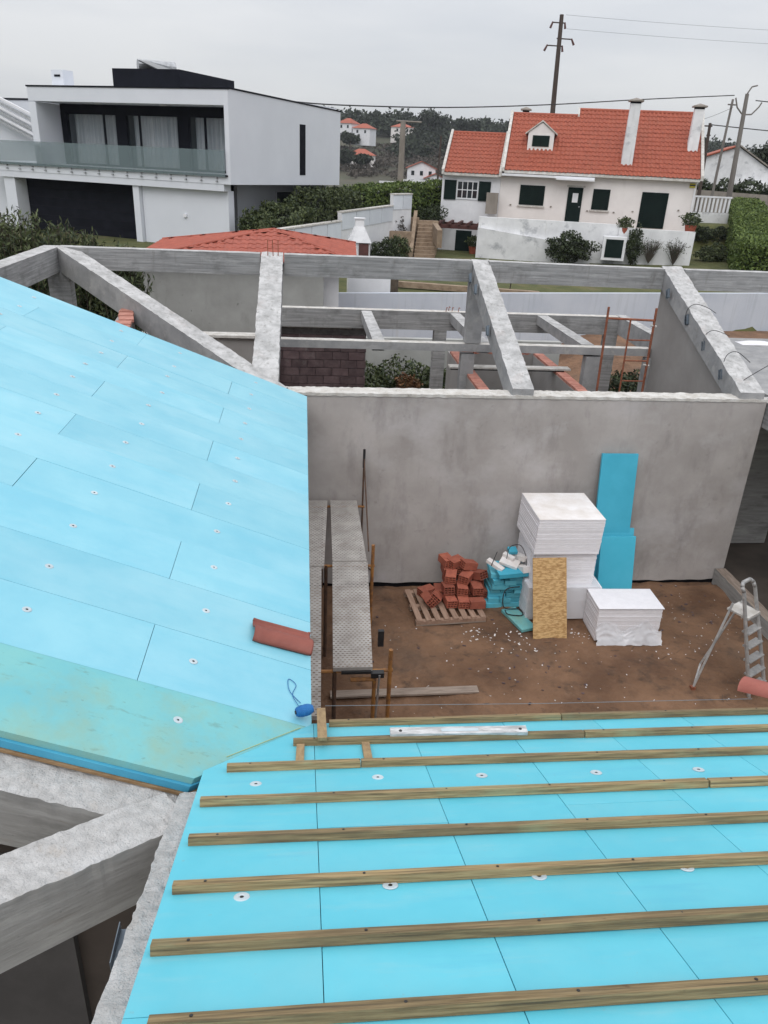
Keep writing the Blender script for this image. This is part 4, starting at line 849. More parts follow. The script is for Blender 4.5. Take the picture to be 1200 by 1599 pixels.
# red tiled garage (pyramid roof)
GB = empty('garage', (-1.35, 24.6, .3), 'low garage with red tiled hipped roof and stained wall behind the ridge beam', 'building')
def gl(x, y, z): return (x+1.35, y-24.6, z-.3)
b = MB(); b.box(*[v for p in zip(gl(-4.55, 22, .0), gl(.55, 27, 3.75)) for v in p]); b.build('wall', M['oldg'], GB)
MB().box(*[v for p in zip(gl(.56, 22.6, 0), gl(1.0, 26.8, 3.85)) for v in p]).build('wall', M['white'], GB, label='white side wall')
ap = Vector(gl(-.90, 24.8, 4.46)); cn = [Vector(gl(-4.65, 21.7, 3.80)), Vector(gl(1.45, 21.7, 3.92)), Vector(gl(1.75, 27.4, 3.90)), Vector(gl(-4.65, 27.4, 3.80))]
def tiled(name, origin, ux, uy, W, Lh, parent, m, pitch=.22, row=.33, amp=.035, clip=None, mat_scale=1, rowh=.02):
    """barrel-tile field on a plane: origin + u*ux + v*uy; every tile course is a real step"""
    ux = Vector(ux).normalized(); uy = Vector(uy).normalized(); nrm = ux.cross(uy).normalized()
    if nrm.z < 0: nrm = -nrm
    o_ = Vector(origin); b = MB(); nc = int(W/pitch); nr = int(Lh/row); seg = 6
    for j in range(nr+1):
        v0 = j*row; v1 = min((j+1)*row+.02, Lh)
        if v0 >= Lh: break
        for i in range(nc+1):
            u_ = i*pitch
            if u_+pitch*.5 > W: break
            if clip and not clip(u_+pitch/2, (v0+v1)/2): continue
            j_ = rnd.uniform(-.004, .004)
            lo, hi = [], []
            for s_ in range(seg+1):
                x = u_+pitch*s_/seg; ph = s_/seg
                hh = amp*(math.sin(math.pi*min(1, ph/.62)) if ph < .62 else -.25*math.sin(math.pi*(ph-.62)/.38))
                lo.append(o_+ux*min(x, W)+uy*(v0+j_*3)+nrm*(hh+rowh+j_)); hi.append(o_+ux*min(x, W)+uy*v1+nrm*(hh+j_))
            base = [p-nrm*(rowh*.9) for p in lo]
            b.add(lo+hi+base, [(s_, s_+1, s_+2+seg, s_+1+seg) for s_ in range(seg)]+[(2*(seg+1)+s_, 2*(seg+1)+s_+1, s_+1, s_) for s_ in range(seg)])
    return b.build(name, m, parent, kind='stuff', smooth=False)
def hipface(a, c, apx, name='roof_tiles'):
    ux = (c-a).normalized(); W = (c-a).length; t = (apx-a).dot(ux); foot = a+ux*t; uy = (apx-foot); Lh = uy.length
    def clip(u, v): return v < Lh and u > t*v/Lh-.05 and u < W-(W-t)*v/Lh+.05
    tiled(name, a, ux, uy, W, Lh, GB, M['tile2'], clip=clip, pitch=.22, row=.40, amp=.022, rowh=.012)
    MB().add([a-Vector((0, 0, .02)), c-Vector((0, 0, .02)), apx-Vector((0, 0, .02))], [(0, 1, 2)]).build('roof_deck', M['tile2'], GB)
for i in range(4): hipface(cn[i], cn[(i+1) % 4], ap)
for i in range(4):
    MB().tube(cn[i]+Vector((0, 0, .02)), ap+Vector((0, 0, .005)), .035, n=8).build('hip_tiles', M['tile2'], GB)
MB().box(1.6, 3.1, 28.2, 28.4, 1.4, 2.95).build('garden_wall', M['white'], label='small white wall right of the garage with crumbling end', cat='wall')
MB().box(1.1, 1.18, 0, 0, 0, 0) if False else None

# dark fence screen at left behind the frame
o = MB().box(-14, -4.9, 20.5, 20.6, 0, 3.35).build('garden_screen', M['dark'], label='dark screen fence behind the left end of the concrete frame', cat='fence')
hedge('hedge', [(-14, 19.9, 0, 3.0), (-4.9, 20.0, 0, 3.2)], .9, 3, M['f_dark'], 'dark hedge in the shade seen between the left posts', 5000, .06)
# oleander-like bushes left
def spiky(name, loc, n, h, rad, lab):
    o = empty(name, loc, lab, 'shrub', group=None); P = []; st = MB()
    for i in range(n):
        a = rnd.random()*6.28; r_ = rad*math.sqrt(rnd.random()); x, y = math.cos(a)*r_, math.sin(a)*r_*.6; hh = h*rnd.uniform(.75, 1.08)*(1-.15*r_/rad)
        dx, dy = rnd.gauss(0, .12), rnd.gauss(0, .12); st.tube((x*.5, y*.5, 0), (x+dx, y+dy, hh), .012, .004, n=4, caps=False)
        for k in range(46):
            t = .35+.65*k/45; s_ = .065*(1.15-t); P.append((x*.5+(x*.5+dx)*t+rnd.gauss(0, .03+s_*.6), y*.5+(y*.5+dy)*t+rnd.gauss(0, .03+s_*.6), hh*t+rnd.gauss(0, .03)))
    st.build('stem', M['bark'], o); inst('foliage', leafmesh('foliage', P, .075, M['f_mid'], aspect=.24, up=1.0), o); return o
for i, (x, y, z, h, r_, lab) in enumerate([(-6.2, 18.0, 2.0, 3.2, 1.0, 'tall leafy shrub at the left edge before the white villa'), (-5.1, 18.0, 2.0, 2.95, .8, 'leafy shrub with upright shoots before the dark garage door'), (-4.1, 18.0, 2.0, 2.6, .6, 'lower leafy shrub next to the left ridge beam end'), (-7.4, 18.3, 2.0, 3.4, 1.1, 'big leafy shrub half cut off by the left picture edge')]):
    spiky('leafy_shrub', (x, y, z), 210, h, r_, lab)
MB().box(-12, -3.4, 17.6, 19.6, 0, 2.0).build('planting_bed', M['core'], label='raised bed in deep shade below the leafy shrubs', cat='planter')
spiky('leafy_shrub', (-1.55, 30.6, 2.6), 12, 1.8, .3, 'sprig of a shrub showing over the red garage roof')
# bushes in the plot seen through the frame
for i, (x, y, rx, rz, lab) in enumerate([(2.1, 20.4, 1.0, .75, 'dense dark green bush left of centre seen through the opening by the block wall'), (3.6, 20.6, .9, .7, 'dense green bush beside the middle post'), (6.2, 20.0, .95, .62, 'green bush between the room walls and the slim post'), (7.6, 20.0, .9, .62, 'green bush behind the rusty scaffold frame'), (9.2, 20.4, 1.0, .7, 'green bush hidden mostly by the sloped gable wall')]):
    shrub('bush', (x, y, 0), (rx, .9, rz), 5200, .055, M['f_mid'] if i < 2 else M['f_dark'], lab)
inst('dry_leaves', leafmesh('dry_leaves', blobpts((2.75, 19.65, 1.15), (.35, .2, .25), 500), .05, M['f_dry']), None, label='patch of dry brown leaves on the bush by the block wall', cat='leaves', kind='stuff')

# stepped panelled garden wall (rises to the hill), stairs, barbecue
W_ = empty('stepped_garden_wall', (-1.2, 31, 0), 'white panelled garden wall stepping up behind the red garage roof', 'wall')
def wseg(p, q, z0p, z0q, ztp, ztq, npan, cap=True):
    p = Vector(p); q = Vector(q); O = Vector((-1.2, 31)); d = (q-p); n = Vector((d.y, -d.x)).normalized()*.1
    def V(t, s_, z): c = p+d*t-O; return (c.x+n.x*s_, c.y+n.y*s_, z)
    b = MB().add([V(0, -1, z0p), V(0, 1, z0p), V(1, 1, z0q), V(1, -1, z0q), V(0, -1, ztp), V(0, 1, ztp), V(1, 1, ztq), V(1, -1, ztq)], [(0, 1, 5, 4), (1, 2, 6, 5), (2, 3, 7, 6), (3, 0, 4, 7), (4, 5, 6, 7)])
    b.build('wall_body', M['white'], W_)
    for i in range(npan):
        a, c = (i+.03)/npan, (i+.97)/npan; zt = lambda t: ztp+(ztq-ztp)*t
        b = MB().add([V(a, 1.02, zt(a)-.75), V(c, 1.02, zt(c)-.75), V(c, 1.02, zt(c)-.04), V(a, 1.02, zt(a)-.04), V(a, 1.3, zt(a)-.75), V(c, 1.3, zt(c)-.75), V(c, 1.3, zt(c)-.04), V(a, 1.3, zt(a)-.04)], [(4, 5, 6, 7), (0, 1, 5, 4), (1, 2, 6, 5), (2, 3, 7, 6), (3, 0, 4, 7)])
        b.build('panel', M['bpan'], W_)
    b = MB().add([V(0, -1.4, ztp), V(0, 1.6, ztp), V(1, 1.6, ztq), V(1, -1.4, ztq), V(0, -1.4, ztp+.06), V(0, 1.6, ztp+.06), V(1, 1.6, ztq+.06), V(1, -1.4, ztq+.06)], [(0, 1, 5, 4), (1, 2, 6, 5), (2, 3, 7, 6), (3, 0, 4, 7), (4, 5, 6, 7)]); b.build('coping', M['mort'], W_)
wseg((-1.2, 31), (1.64, 38), .5, 1.0, 3.88, 3.82, 4)
wseg((1.66, 38.05), (4.75, 44.6), 1.0, 1.5, 4.20, 4.25, 4)
wseg((4.77, 44.65), (6.0, 46.3), 1.4, 1.6, 4.82, 4.82, 2)
BQ = empty('barbecue', (2.05, 30, 1.4), 'white masonry barbecue with tapering chimney in front of the garden wall', 'barbecue')
MB().box(-.40, .40, -.3, .3, 0, 1.85).build('base', M['old'], BQ)
MB().box(-.02, .34, -.32, -.295, 1.85, 2.28).build('hearth', M['maroon'], BQ)
MB().box(-.40, .40, -.28, .3, 1.853, 2.3).build('back', M['old'], BQ)
b = MB().add([(-.44, -.36, 2.30), (.44, -.36, 2.30), (.44, .3, 2.30), (-.44, .3, 2.30), (-.17, -.2, 2.85), (.17, -.2, 2.85), (.17, .2, 2.85), (-.17, .2, 2.85)], [(3, 2, 1, 0), (0, 1, 5, 4), (1, 2, 6, 5), (2, 3, 7, 6), (3, 0, 4, 7), (4, 5, 6, 7)]); b.build('hood', M['old'], BQ)
MB().box(-.16, .16, -.18, .18, 2.853, 3.1).build('chimney', M['old'], BQ); MB().box(-.2, .2, -.22, .22, 3.103, 3.14).build('cap', M['old'], BQ)
# stairs beside the house
ST = empty('garden_stairs', (6.0, 43.6, 1.5), 'tan stone stairs climbing between low walls beside the white house', 'stairs')
for i in range(11): MB().box(.0+.06*i, 1.15+.06*i, i*.30, i*.30+.32, 0, .2+i*.175).build('step', M['tan'], ST, bevel=.01)
def ramp(x0, x1, yA, yB, zA, zB, t=.14):
    MB().prism([(x0, yA, zA), (x0+t, yA, zA), (x1+t, yB, zB), (x1, yB, zB)], (0, 0, -.9)).build('side_wall', M['tan'], ST)
ramp(-.28, .35, -.1, 3.4, .55, 2.45, .2); ramp(1.18, 1.25, -.3, 2.0, 1.7, 1.9, .28)
MB().box(4.6, 5.9, 44.2, 44.5, 1.4, 3.0).build('planter_wall', M['tan'], label='brown stone planter wall left of the garden stairs', cat='wall')
MB().box(5.2, 6.6, 46.5, 46.8, 1.4, 3.6).build('planter_wall', M['tan'], label='upper brown stone wall behind the stair top', cat='wall')
shrub('bush', (4.2, 41.5, 1.7), (.75, .6, .55), 2600, .06, M['f_dark'], 'rounded dark bush at the foot of the white garden wall')
shrub('bush', (5.0, 42.3, 1.7), (.60, .5, .62), 2600, .06, M['f_mid'], 'rounded green bush left of the garden stairs')
shrub('bush', (5.0, 45.4, 2.4), (.7, .5, .7), 1500, .05, M['twig'], 'straggly twiggy bush above the stone planter wall')
shrub('bush', (7.6, 48.3, 2.9), (.8, .6, .65), 2200, .06, M['f_dark'], 'dark bush at the top of the garden stairs')
# villa hedge, three masses
hedge('hedge', [(-1.9, 32.8, 2.9, 1.25), (-.2, 36.2, 2.9, 1.6)], 1.2, 1, M['f_mid'], 'bushy hedge at the corner under the overhanging villa box', 9000, .075, lumpy=.3)
hedge('hedge', [(0.0, 36.8, 2.9, 2.0), (2.2, 41.5, 2.9, 2.15)], 1.3, 1, M['f_mid'], 'clipped hedge above the middle panels of the stepped garden wall', 8000, .08, lumpy=.2)
hedge('hedge', [(2.6, 43.5, 3.0, 2.1), (4.6, 47.5, 3.1, 2.0), (9.0, 51.5, 3.5, 1.9)], 1.4, 1, M['f_lime'], 'clipped green hedge running from the villa to the white house', 12000, .09, lumpy=.15)

# ------------------------------------------------------------------ villa
V = empty('modern_villa', (-2.84, 33.10, 0), 'modern white flat roofed villa with glass balcony and dark garage door', 'building', rz=R(-29))
def vb(name, x0, x1, y0, y1, z0, z1, m, **k): return MB().box(x0, x1, y0, y1, z0, z1).build(name, M[m], V, **k)
ZB, ZT = 5.36, 8.62
# upper box: frame (left jamb, right slab, roof, floor), sloping roofline
b = MB().prism([(0, 0, ZB), (0, 9.5, ZB-.08), (0, 9.5, 8.5), (0, 0, ZT+.06)], (-.2, 0, 0)); b.build('side_wall', M['vill'], V)
vb('jamb', -10.0, -9.62, 0, 9.4, 5.6, 8.10, 'vill'); vb('roof_slab', -10.0, -.2, 0, 9.4, 8.13, 8.66, 'vill'); vb('floor_slab', -13.5, -.2, .0, 9.4, 5.36, 5.72, 'vill')
vb('roof_edge', -10.03, .03, -.03, .1, 8.662, 8.72, 'navy')
b = MB().prism([(.03, .1, 8.69), (.03, 9.5, 8.51), (-.12, 9.5, 8.51), (-.12, .1, 8.69)], (0, 0, .05)); b.build('roof_edge', M['navy'], V)
vb('back_wall', -9.9, -.2, 9.2, 9.4, 5.73, 8.12, 'vill')
# recessed glazing
rz = 1.35
vb('lintel', -9.6, -.21, rz-.02, rz+.12, 7.80, 8.128, 'navy')
vb('sill_band', -9.6, -.21, rz-.02, rz+.12, 5.72, 5.80, 'navy')
for x0, x1 in ((-9.6, -9.28), (-6.55, -6.02), (-3.35, -2.85)): vb('pier', x0, x1, rz-.03, rz+.12, 5.8, 7.80, 'navy')
vb('room_back', -9.6, -.21, 3.4, 3.45, 5.73, 8.12, 'dark')
for x0, x1, mm in ((-9.28, -6.55, -7.25), (-6.02, -3.35, -5.35), (-2.85, -.21, -2.05)):
    wn = MB().box(x0, x0+.06, rz, rz+.06, 5.8, 7.8).box(x1-.06, x1, rz, rz+.06, 5.8, 7.8).box(x0+.06, x1-.06, rz, rz+.06, 7.74, 7.8).box(mm-.04, mm+.04, rz-.01, rz+.05, 5.8, 7.74).build('window', M['navy'], V)
    MB().box(x0+.06, x1-.06, rz+.02, rz+.035, 5.8, 7.74).build('pane', M['pane'], wn)
    MB().grid(lambda u, v: (x0+.1+(x1-x0-.2)*u, rz+.35+.06*math.sin(u*(x1-x0)*26)+.02*math.sin(u*61), 5.8+1.98*v), 120, 1).build('curtain', M['curt'], wn, smooth=True)
# balcony glass panels along the floor slab, studs below
for i in range(9):
    x0 = -13.5+i*1.48; x1 = min(x0+1.465, -.12)
    vb('glass_panel', x0, x1, -.10, -.08, 5.62, 6.58, 'glass')
vb('edge_strip', -13.5, -.12, -.075, -.003, 5.64, 5.70, 'navy')
stud = MB().tube((0, -.11, 0), (0, 0, 0), .03, n=8).mesh('glass_stud', M['galv'])
for i in range(18):
    for z in (5.58, 5.46): inst('glass_stud', stud, V, (-13.2+i*.74, 0, z))
# ground floor
vb('fascia', -13.5, -.35, .02, .5, 5.10, 5.357, 'vill')
b = MB().prism([(-4.62, .3, 2.4), (-4.62, .3, 5.10), (-.35, .3, 5.10), (-.35, .3, 2.4)], (0, .4, 0)); b.build('front_wall', M['vill'], V)
vb('garage_jamb', -4.95, -4.64, .1, 1.0, 2.4, 5.10, 'vill'); vb('garage_jamb', -12.2, -11.55, .1, 1.0, 2.4, 5.10, 'vill')
for k in range(7): vb('garage_panel', -11.54, -4.96, .75, .8, 2.4+k*.385, 2.4+k*.385+.382, 'navy')
vb('far_wall', -16, -12.3, 1.2, 1.4, 2.4, 5.3, 'vill')
vb('inner_wall', -2.2, -2.0, .71, 3.2, 2.4, 5.28, 'navy', label='dark recess beside the front wall')
vb('rear_wall', -2.0, -.03, 8.2, 8.4, 2.4, 5.26, 'vill'); vb('shade_wall', -2.0, -1.85, 3.2, 8.2, 2.4, 5.26, 'vill')
w_ = vb('window', -1.84, -1.80, 6.4, 8.1, 3.6, 4.95, 'white'); MB().box(-1.799, -1.78, 6.5, 8.0, 3.65, 4.90).build('pane', M['dglass'], w_)
vb('lantern', -2.55, -2.4, .22, .3, 4.0, 4.12, 'white')
w_ = vb('slot_window', .002, .012, 5.50, 6.02, 5.72, 7.78, 'navy'); MB().box(.013, .02, 5.6, 5.95, 5.8, 7.7).build('pane', M['navy'], w_)
vb('down_light', -6.9, -6.6, .5, .6, 8.09, 8.127, 'white'); vb('down_light', -3.6, -3.3, .5, .6, 8.09, 8.127, 'white')
# roof box, tank, chimney
b = MB().prism([(-6.16, .9, 8.67), (-6.16, .9, 9.43), (-2.83, .9, 9.40), (-2.83, .9, 8.67)], (0, 3.85, -.05)); b.build('roof_box', M['navy'], V)
b = MB().tube((-5.9, 2.2, 9.66), (-4.9, 3.4, 9.66), .25, n=16).box(-5.9, -4.4, 2.2, 2.4, 9.4, 9.44); b.build('water_tank', M['galv'], V, smooth=False)
b = MB().prism([(-5.6, 1.9, 9.84), (-4.5, 1.8, 9.48), (-4.2, 2.8, 9.48), (-5.3, 3.0, 9.84)], (0, 0, -.05)); b.build('solar_panel', M['dglass'], V)
vb('chimney', -9.55, -8.9, 1.0, 1.6, 8.67, 9.38, 'vill'); vb('chimney_vent', -9.37, -9.05, .98, .999, 9.12, 9.2, 'navy')
# neighbour left with white louvred stair
N = empty('white_neighbour_house', (-2.84, 33.10, 0), 'white building at the left edge behind the villa, crossed by slanting louvres', 'building', rz=R(-29))
MB().box(-24, -10.6, 5, 12, 2.5, 8.45).build('wall', M['vill'], N); MB().box(-24, -10.55, 4.95, 5.05, 8.453, 8.53).build('roof_edge', M['navy'], N)
for i in range(6): MB().prism([(-18.2, 4.4, 9.15-i*.22), (-18.2, 4.5, 9.15-i*.22), (-11.0, 4.5, 6.6-i*.22), (-11.0, 4.4, 6.6-i*.22)], (0, 0, -.12)).build('louvre', M['galv'] if i % 2 else M['white'], N)

# ------------------------------------------------------------------ white house with red roof
W = empty('white_house', (8.21, 49.0, 0), 'white house with red tiled roofs, dark green shutters and two tall chimneys', 'building', rz=R(-17))
def hb(name, x0, x1, y0, y1, z0, z1, m, parent=W, **k): return MB().box(x0, x1, y0, y1, z0, z1).build(name, M[m], parent, **k)
hb('wall', 3.45, 14.40, 0, 8.0, 1.5, 6.28, 'cream'); hb('wall', 0, 3.44, 0, 6.2, 1.2, 6.0, 'white', label='white left wing wall')
sl_ = math.atan2(9.5-6.33, 3.9)
def roofplane(x0, x1, ytop, ztop, y0, z0, m=M['tile'], name='roof_tiles'):
    uy = Vector((0, ytop-y0, ztop-z0)); t = tiled(name, (x0, y0, z0), (1, 0, 0), uy, x1-x0, uy.length, W, m, pitch=.235, row=.36, amp=.045, rowh=.03)
    MB().prism([(x0, y0, z0-.03), (x1, y0, z0-.03), (x1, ytop, ztop-.03), (x0, ytop, ztop-.03)], (0, 0, -.12)).build('roof_deck', M['mort'], W)
    MB().prism([(x0, ytop, ztop-.03), (x1, ytop, ztop-.03), (x1, ytop*2-y0, z0-.03), (x0, ytop*2-y0, z0-.03)], (0, 0, -.12)).build('rear_roof', M['tile'], W)
    MB().tube((x0, ytop, ztop-.02), (x1, ytop, ztop-.02), .11, n=10).build('ridge_tiles', M['tile'], W)
roofplane(3.62, 7.5, 3.45, 9.42, -.38, 6.30); roofplane(7.5, 14.45, 3.85, 9.78, -.38, 6.30); roofplane(.12, 3.35, 2.9, 8.25, -.35, 6.03)
for x, yt, zt, z0 in ((3.45, 3.45, 9.48, 6.3), (14.45, 3.85, 9.84, 6.3), (7.42, 3.85, 9.8, 9.3)):
    if x == 7.42: MB().prism([(x, 3.3, 9.35), (x, 3.3, 9.5), (x, 3.85, 9.9), (x, 3.85, 9.35)], (.1, 0, 0)).build('gable_coping', M['mort'], W); continue
    MB().prism([(x, -.42, z0-.08), (x, -.42, z0+.16), (x, yt, zt+.1), (x, yt*2+.4, z0+.16), (x, yt*2+.4, z0-.08)], (.16, 0, 0)).build('gable_coping', M['mort'], W)
for x in (-.03, 3.33): MB().prism([(x, -.4, 5.93), (x, -.4, 6.2), (x, 2.9, 8.42), (x, 6.1, 6.2), (x, 6.1, 5.93)], (.15, 0, 0)).build('gable_coping', M['mort'], W)
# chimneys
def chim(x, w0, w1, y0, y1, zb0, zt, lab=None):
    b = MB().add([(x-w0/2, y0-.05, zb0), (x+w0/2, y0-.05, zb0), (x+w0/2, y1, zb0), (x-w0/2, y1, zb0), (x-w1/2, y0, zt), (x+w1/2, y0, zt), (x+w1/2, y1, zt), (x-w1/2, y1, zt)], [(0, 1, 5, 4), (1, 2, 6, 5), (2, 3, 7, 6), (3, 0, 4, 7), (4, 5, 6, 7)])
    c = b.build('chimney', M['old'], W, label=lab); cx = x
    MB().box(cx-w1/2-.0, cx+w1/2, y0+.02, y1-.02, zt+.002, zt+.10).build('vent', M['dark'], c)
    MB().box(cx-w1/2-.12, cx+w1/2+.12, y0-.12, y1+.12, zt+.10, zt+.17).add([(cx-w1/2-.12, y0-.12, zt+.17), (cx+w1/2+.12, y0-.12, zt+.17), (cx+w1/2+.12, y1+.12, zt+.17), (cx-w1/2-.12, y1+.12, zt+.17), (cx, (y0+y1)/2, zt+.30)], [(0, 1, 4), (1, 2, 4), (2, 3, 4), (3, 0, 4)]).build('cap', M['polec'], c)
chim(10.42, .62, .55, .3, .85, 6.55, 9.95); chim(13.98, .56, .50, 1.35, 1.85, 7.4, 9.85, 'shorter chimney at the right gable'); chim(4.3, .4, .4, 4.1, 4.5, 8.6, 9.55, 'stub chimney behind the left ridge')
# dormer
D = hb('dormer', 4.72, 6.20, 1.0, 2.6, 7.38, 8.35, 'cream')
MB().prism([(4.72, 1.0, 8.35), (6.20, 1.0, 8.35), (5.46, 1.0, 8.88)], (0, 2.2, 0)).build('gable', M['cream'], D)
for s_ in (-1, 1): MB().prism([(5.46+s_*.92, .92, 8.24), (5.46, .92, 8.93), (5.46, 3.2, 8.93), (5.46+s_*.92, 3.2, 8.24)], (0, 0, .07)).build('dormer_roof', M['mort'], D)
MB().box(4.98, 5.95, .96, .995, 7.62, 8.20).build('dormer_shutter', M['green'], D); MB().box(5.455, 5.475, .95, .959, 7.62, 8.2).build('shutter_joint', M['dark'], D)
# openings, shutters with louvres
def shutter(x0, x1, z0, z1, leaves=2, proud=.0, y=-.04):
    s_ = hb('shutter', x0, x1, y, -.003, z0, z1, 'green'); n = int((z1-z0)/.09); wl_ = (x1-x0)/leaves
    b = MB()
    for l in range(leaves):
        for k in range(n): z = z0+.06+k*.09; b.box(x0+l*wl_+.07, x0+(l+1)*wl_-.07, y-.02, y-.001, z, z+.045)
    b.build('louvres', M['green'], s_, kind='stuff'); return s_
shutter(4.62, 6.05, 4.48, 5.55); shutter(8.80, 9.75, 4.43, 5.53); shutter(11.52, 12.98, 3.6, 5.5)
hb('sill', 4.55, 6.12, -.1, -.003, 4.38, 4.45, 'mort'); hb('sill', 8.72, 9.83, -.1, -.003, 4.33, 4.40, 'mort')
d_ = hb('door', 7.38, 8.22, -.06, -.003, 3.6, 5.55, 'green'); MB().box(7.66, 7.98, -.075, -.061, 4.75, 5.25).build('notice_panel', M['white'], d_); MB().box(8.08, 8.14, -.09, -.061, 4.5, 4.56).build('handle', M['galv'], d_)
MB().box(7.28, 8.32, -.02, -.001, 5.56, 5.66).build('door_surround', M['mort'], W)
hb('shutter', .15, .86, -.06, -.003, 4.55, 5.62, 'green'); hb('shutter', 2.20, 2.90, -.06, -.003, 4.55, 5.62, 'green')
w_ = hb('window', .90, 2.16, -.05, -.003, 4.60, 5.62, 'white')
for i in range(4):
    for j in range(2): MB().box(.96+i*.30, .96+i*.30+.25, -.06, -.051, 4.68+j*.46, 4.68+j*.46+.41).build('pane', M['dglass'], w_)
hb('door', 1.05, 2.0, -.04, -.003, 1.35, 2.85, 'green', label='basement door in the left wing'); 
PG = empty('pergola', (0, 0, 0), 'dark red timber pergola over the basement door', 'pergola'); PG.location = W.location; PG.rotation_euler = W.rotation_euler
MB().box(-.45, 2.6, -1.9, -1.76, 3.05, 3.27).build('front_beam', M['maroon'], PG)
MB().box(-.35, 2.75, -.12, -.02, 3.12, 3.28).build('wall_beam', M['maroon'], PG)
for i in range(6): MB().box(-.35+i*.56, -.23+i*.56, -2.2, -.0, 3.275, 3.42).build('rafter', M['maroon'], PG)
for x in (-.3, 2.62): MB().box(x, x+.1, -1.48, -1.38, 1.3, 3.02).build('post', M['maroon'] if x > 0 else M['tan'], PG)
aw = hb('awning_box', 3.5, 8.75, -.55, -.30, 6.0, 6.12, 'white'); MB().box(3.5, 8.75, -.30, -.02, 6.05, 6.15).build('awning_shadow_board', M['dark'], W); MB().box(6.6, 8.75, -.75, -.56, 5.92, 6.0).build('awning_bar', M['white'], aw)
hb('alarm_box', 14.0, 14.3, -.06, -.003, 5.85, 6.08, 'yel'); hb('alarm_stripe', 14.0, 14.3, -.07, -.061, 5.93, 6.0, 'black')
for x, z in ((4.1, 4.4), (6.45, 4.42), (8.55, 4.3), (10.05, 4.3), (11.1, 4.4), (13.6, 4.6)): hb('wall_hook', x, x+.1, -.05, -.003, z, z+.07, 'polec')
hb('water_heater', 2.75, 3.42, -.75, -.35, 3.9, 5.05, 'polec', label='grey outdoor cabinet'); hb('downpipe', 14.28, 14.36, -.08, -.01, 3.3, 5.8, 'white')
# terrace wall
T = empty('terrace_wall', (8.21, 49, 0), 'weathered white terrace wall in front of the white house', 'wall', rz=R(-17))
MB().box(2.62, 10.3, -3.0, -2.78, 1.4, 3.86).build('wall_body', M['old'], T); MB().box(10.31, 14.3, -3.1, -2.85, 1.4, 3.72).build('wall_body', M['old'], T)
MB().prism([(2.62, -3.25, 1.3), (9.0, -3.25, 1.3), (9.0, -3.25, 2.6), (2.62, -3.25, 3.3)], (0, .24, 0)).build('lower_wall', M['old'], T)
MB().box(2.62, 2.85, -2.77, -.01, 1.4, 3.7).build('wall_body', M['old'], T)
MB().box(2.86, 14.3, -2.77, -.01, 2.9, 3.22).build('terrace_floor', M['tan'], T)
o = empty('garden_cabinet', (8.21, 49, 0), 'white framed dark green box leaning on the terrace wall', 'cabinet', rz=R(-17))
MB().box(9.52, 10.75, -3.75, -3.3, 2.05, 3.28).build('frame', M['white'], o, bevel=.01); MB().box(9.68, 10.6, -3.77, -3.752, 2.2, 3.14).build('panel', M['green'], o)
def potted(loc, lab, s=1.):
    o = empty('potted_plant', loc, lab, 'potted plant'); MB().tube((0, 0, 0), (0, 0, .32*s), .14*s, .2*s, n=12).build('pot', M['tile'], o)
    inst('foliage', leafmesh('foliage', blobpts((0, 0, .5*s), (.3*s, .3*s, .22*s), 500), .05*s, M['f_mid']), o)
def hw(u, v, z): a = R(17); return (8.21+u*math.cos(a)+v*math.sin(a), 49-u*math.sin(a)+v*math.cos(a), z)
potted(hw(2.3, -1.2, 1.6), 'green plant in terracotta pot beside the basement door', 1.5)
potted(hw(10.6, -2.9, 3.3), 'plant in wide terracotta trough on the terrace wall', 1.3)
potted(hw(14.1, -2.4, 3.5), 'plant in pot at the right end of the terrace wall', 1.6)
shrub('bush', hw(7.8, -3.9, 1.9), (1.35, .7, .75), 4500, .07, M['f_dark'], 'wide dark bush against the terrace wall left of the cabinet')
shrub('bush', hw(11.2, -3.5, 1.9), (.45, .4, .95), 2200, .06, M['f_dark'], 'narrow dark bush right of the cabinet')
for i, (u, lab) in enumerate([(12.1, 'bare twiggy bush against the terrace wall nearer the cabinet'), (13.4, 'bare twiggy bush at the right end of the terrace wall')]):
    o = empty('twiggy_bush', hw(u, -3.4, 2.0), lab, 'shrub'); b = MB()
    for k in range(70):
        a = rnd.random()*6.28; r_ = rnd.uniform(.2, .75); m1 = (math.cos(a)*r_*.45, math.sin(a)*r_*.3, rnd.uniform(.4, .8)); e = (m1[0]*1.9+rnd.gauss(0, .1), m1[1]*1.9, m1[2]+rnd.uniform(.3, .6))
        b.tube((0, 0, 0), m1, .02, .012, n=4, caps=False); b.tube(m1, e, .012, .005, n=4, caps=False)
    b.build('twigs', M['twig'], o); inst('foliage', leafmesh('foliage', blobpts((0, 0, .9), (.65, .4, .4), 420), .035, M['f_dark']), o)
shrub('bush', (23.2, 43.8, 1.95), (.9, .7, .5), 2600, .07, M['f_mid'], 'low leafy plant on the lawn at the foot of the right hedge')
shrub('bush', (25.6, 50.5, 2.6), (.7, .6, .5), 1600, .07, M['f_dark'], 'dark bush left of the picket fence foot')
shrub('bush', (27.0, 50.8, 2.6), (.9, .6, .45), 1600, .07, M['f_dark'], 'dark bush right of the picket fence foot')
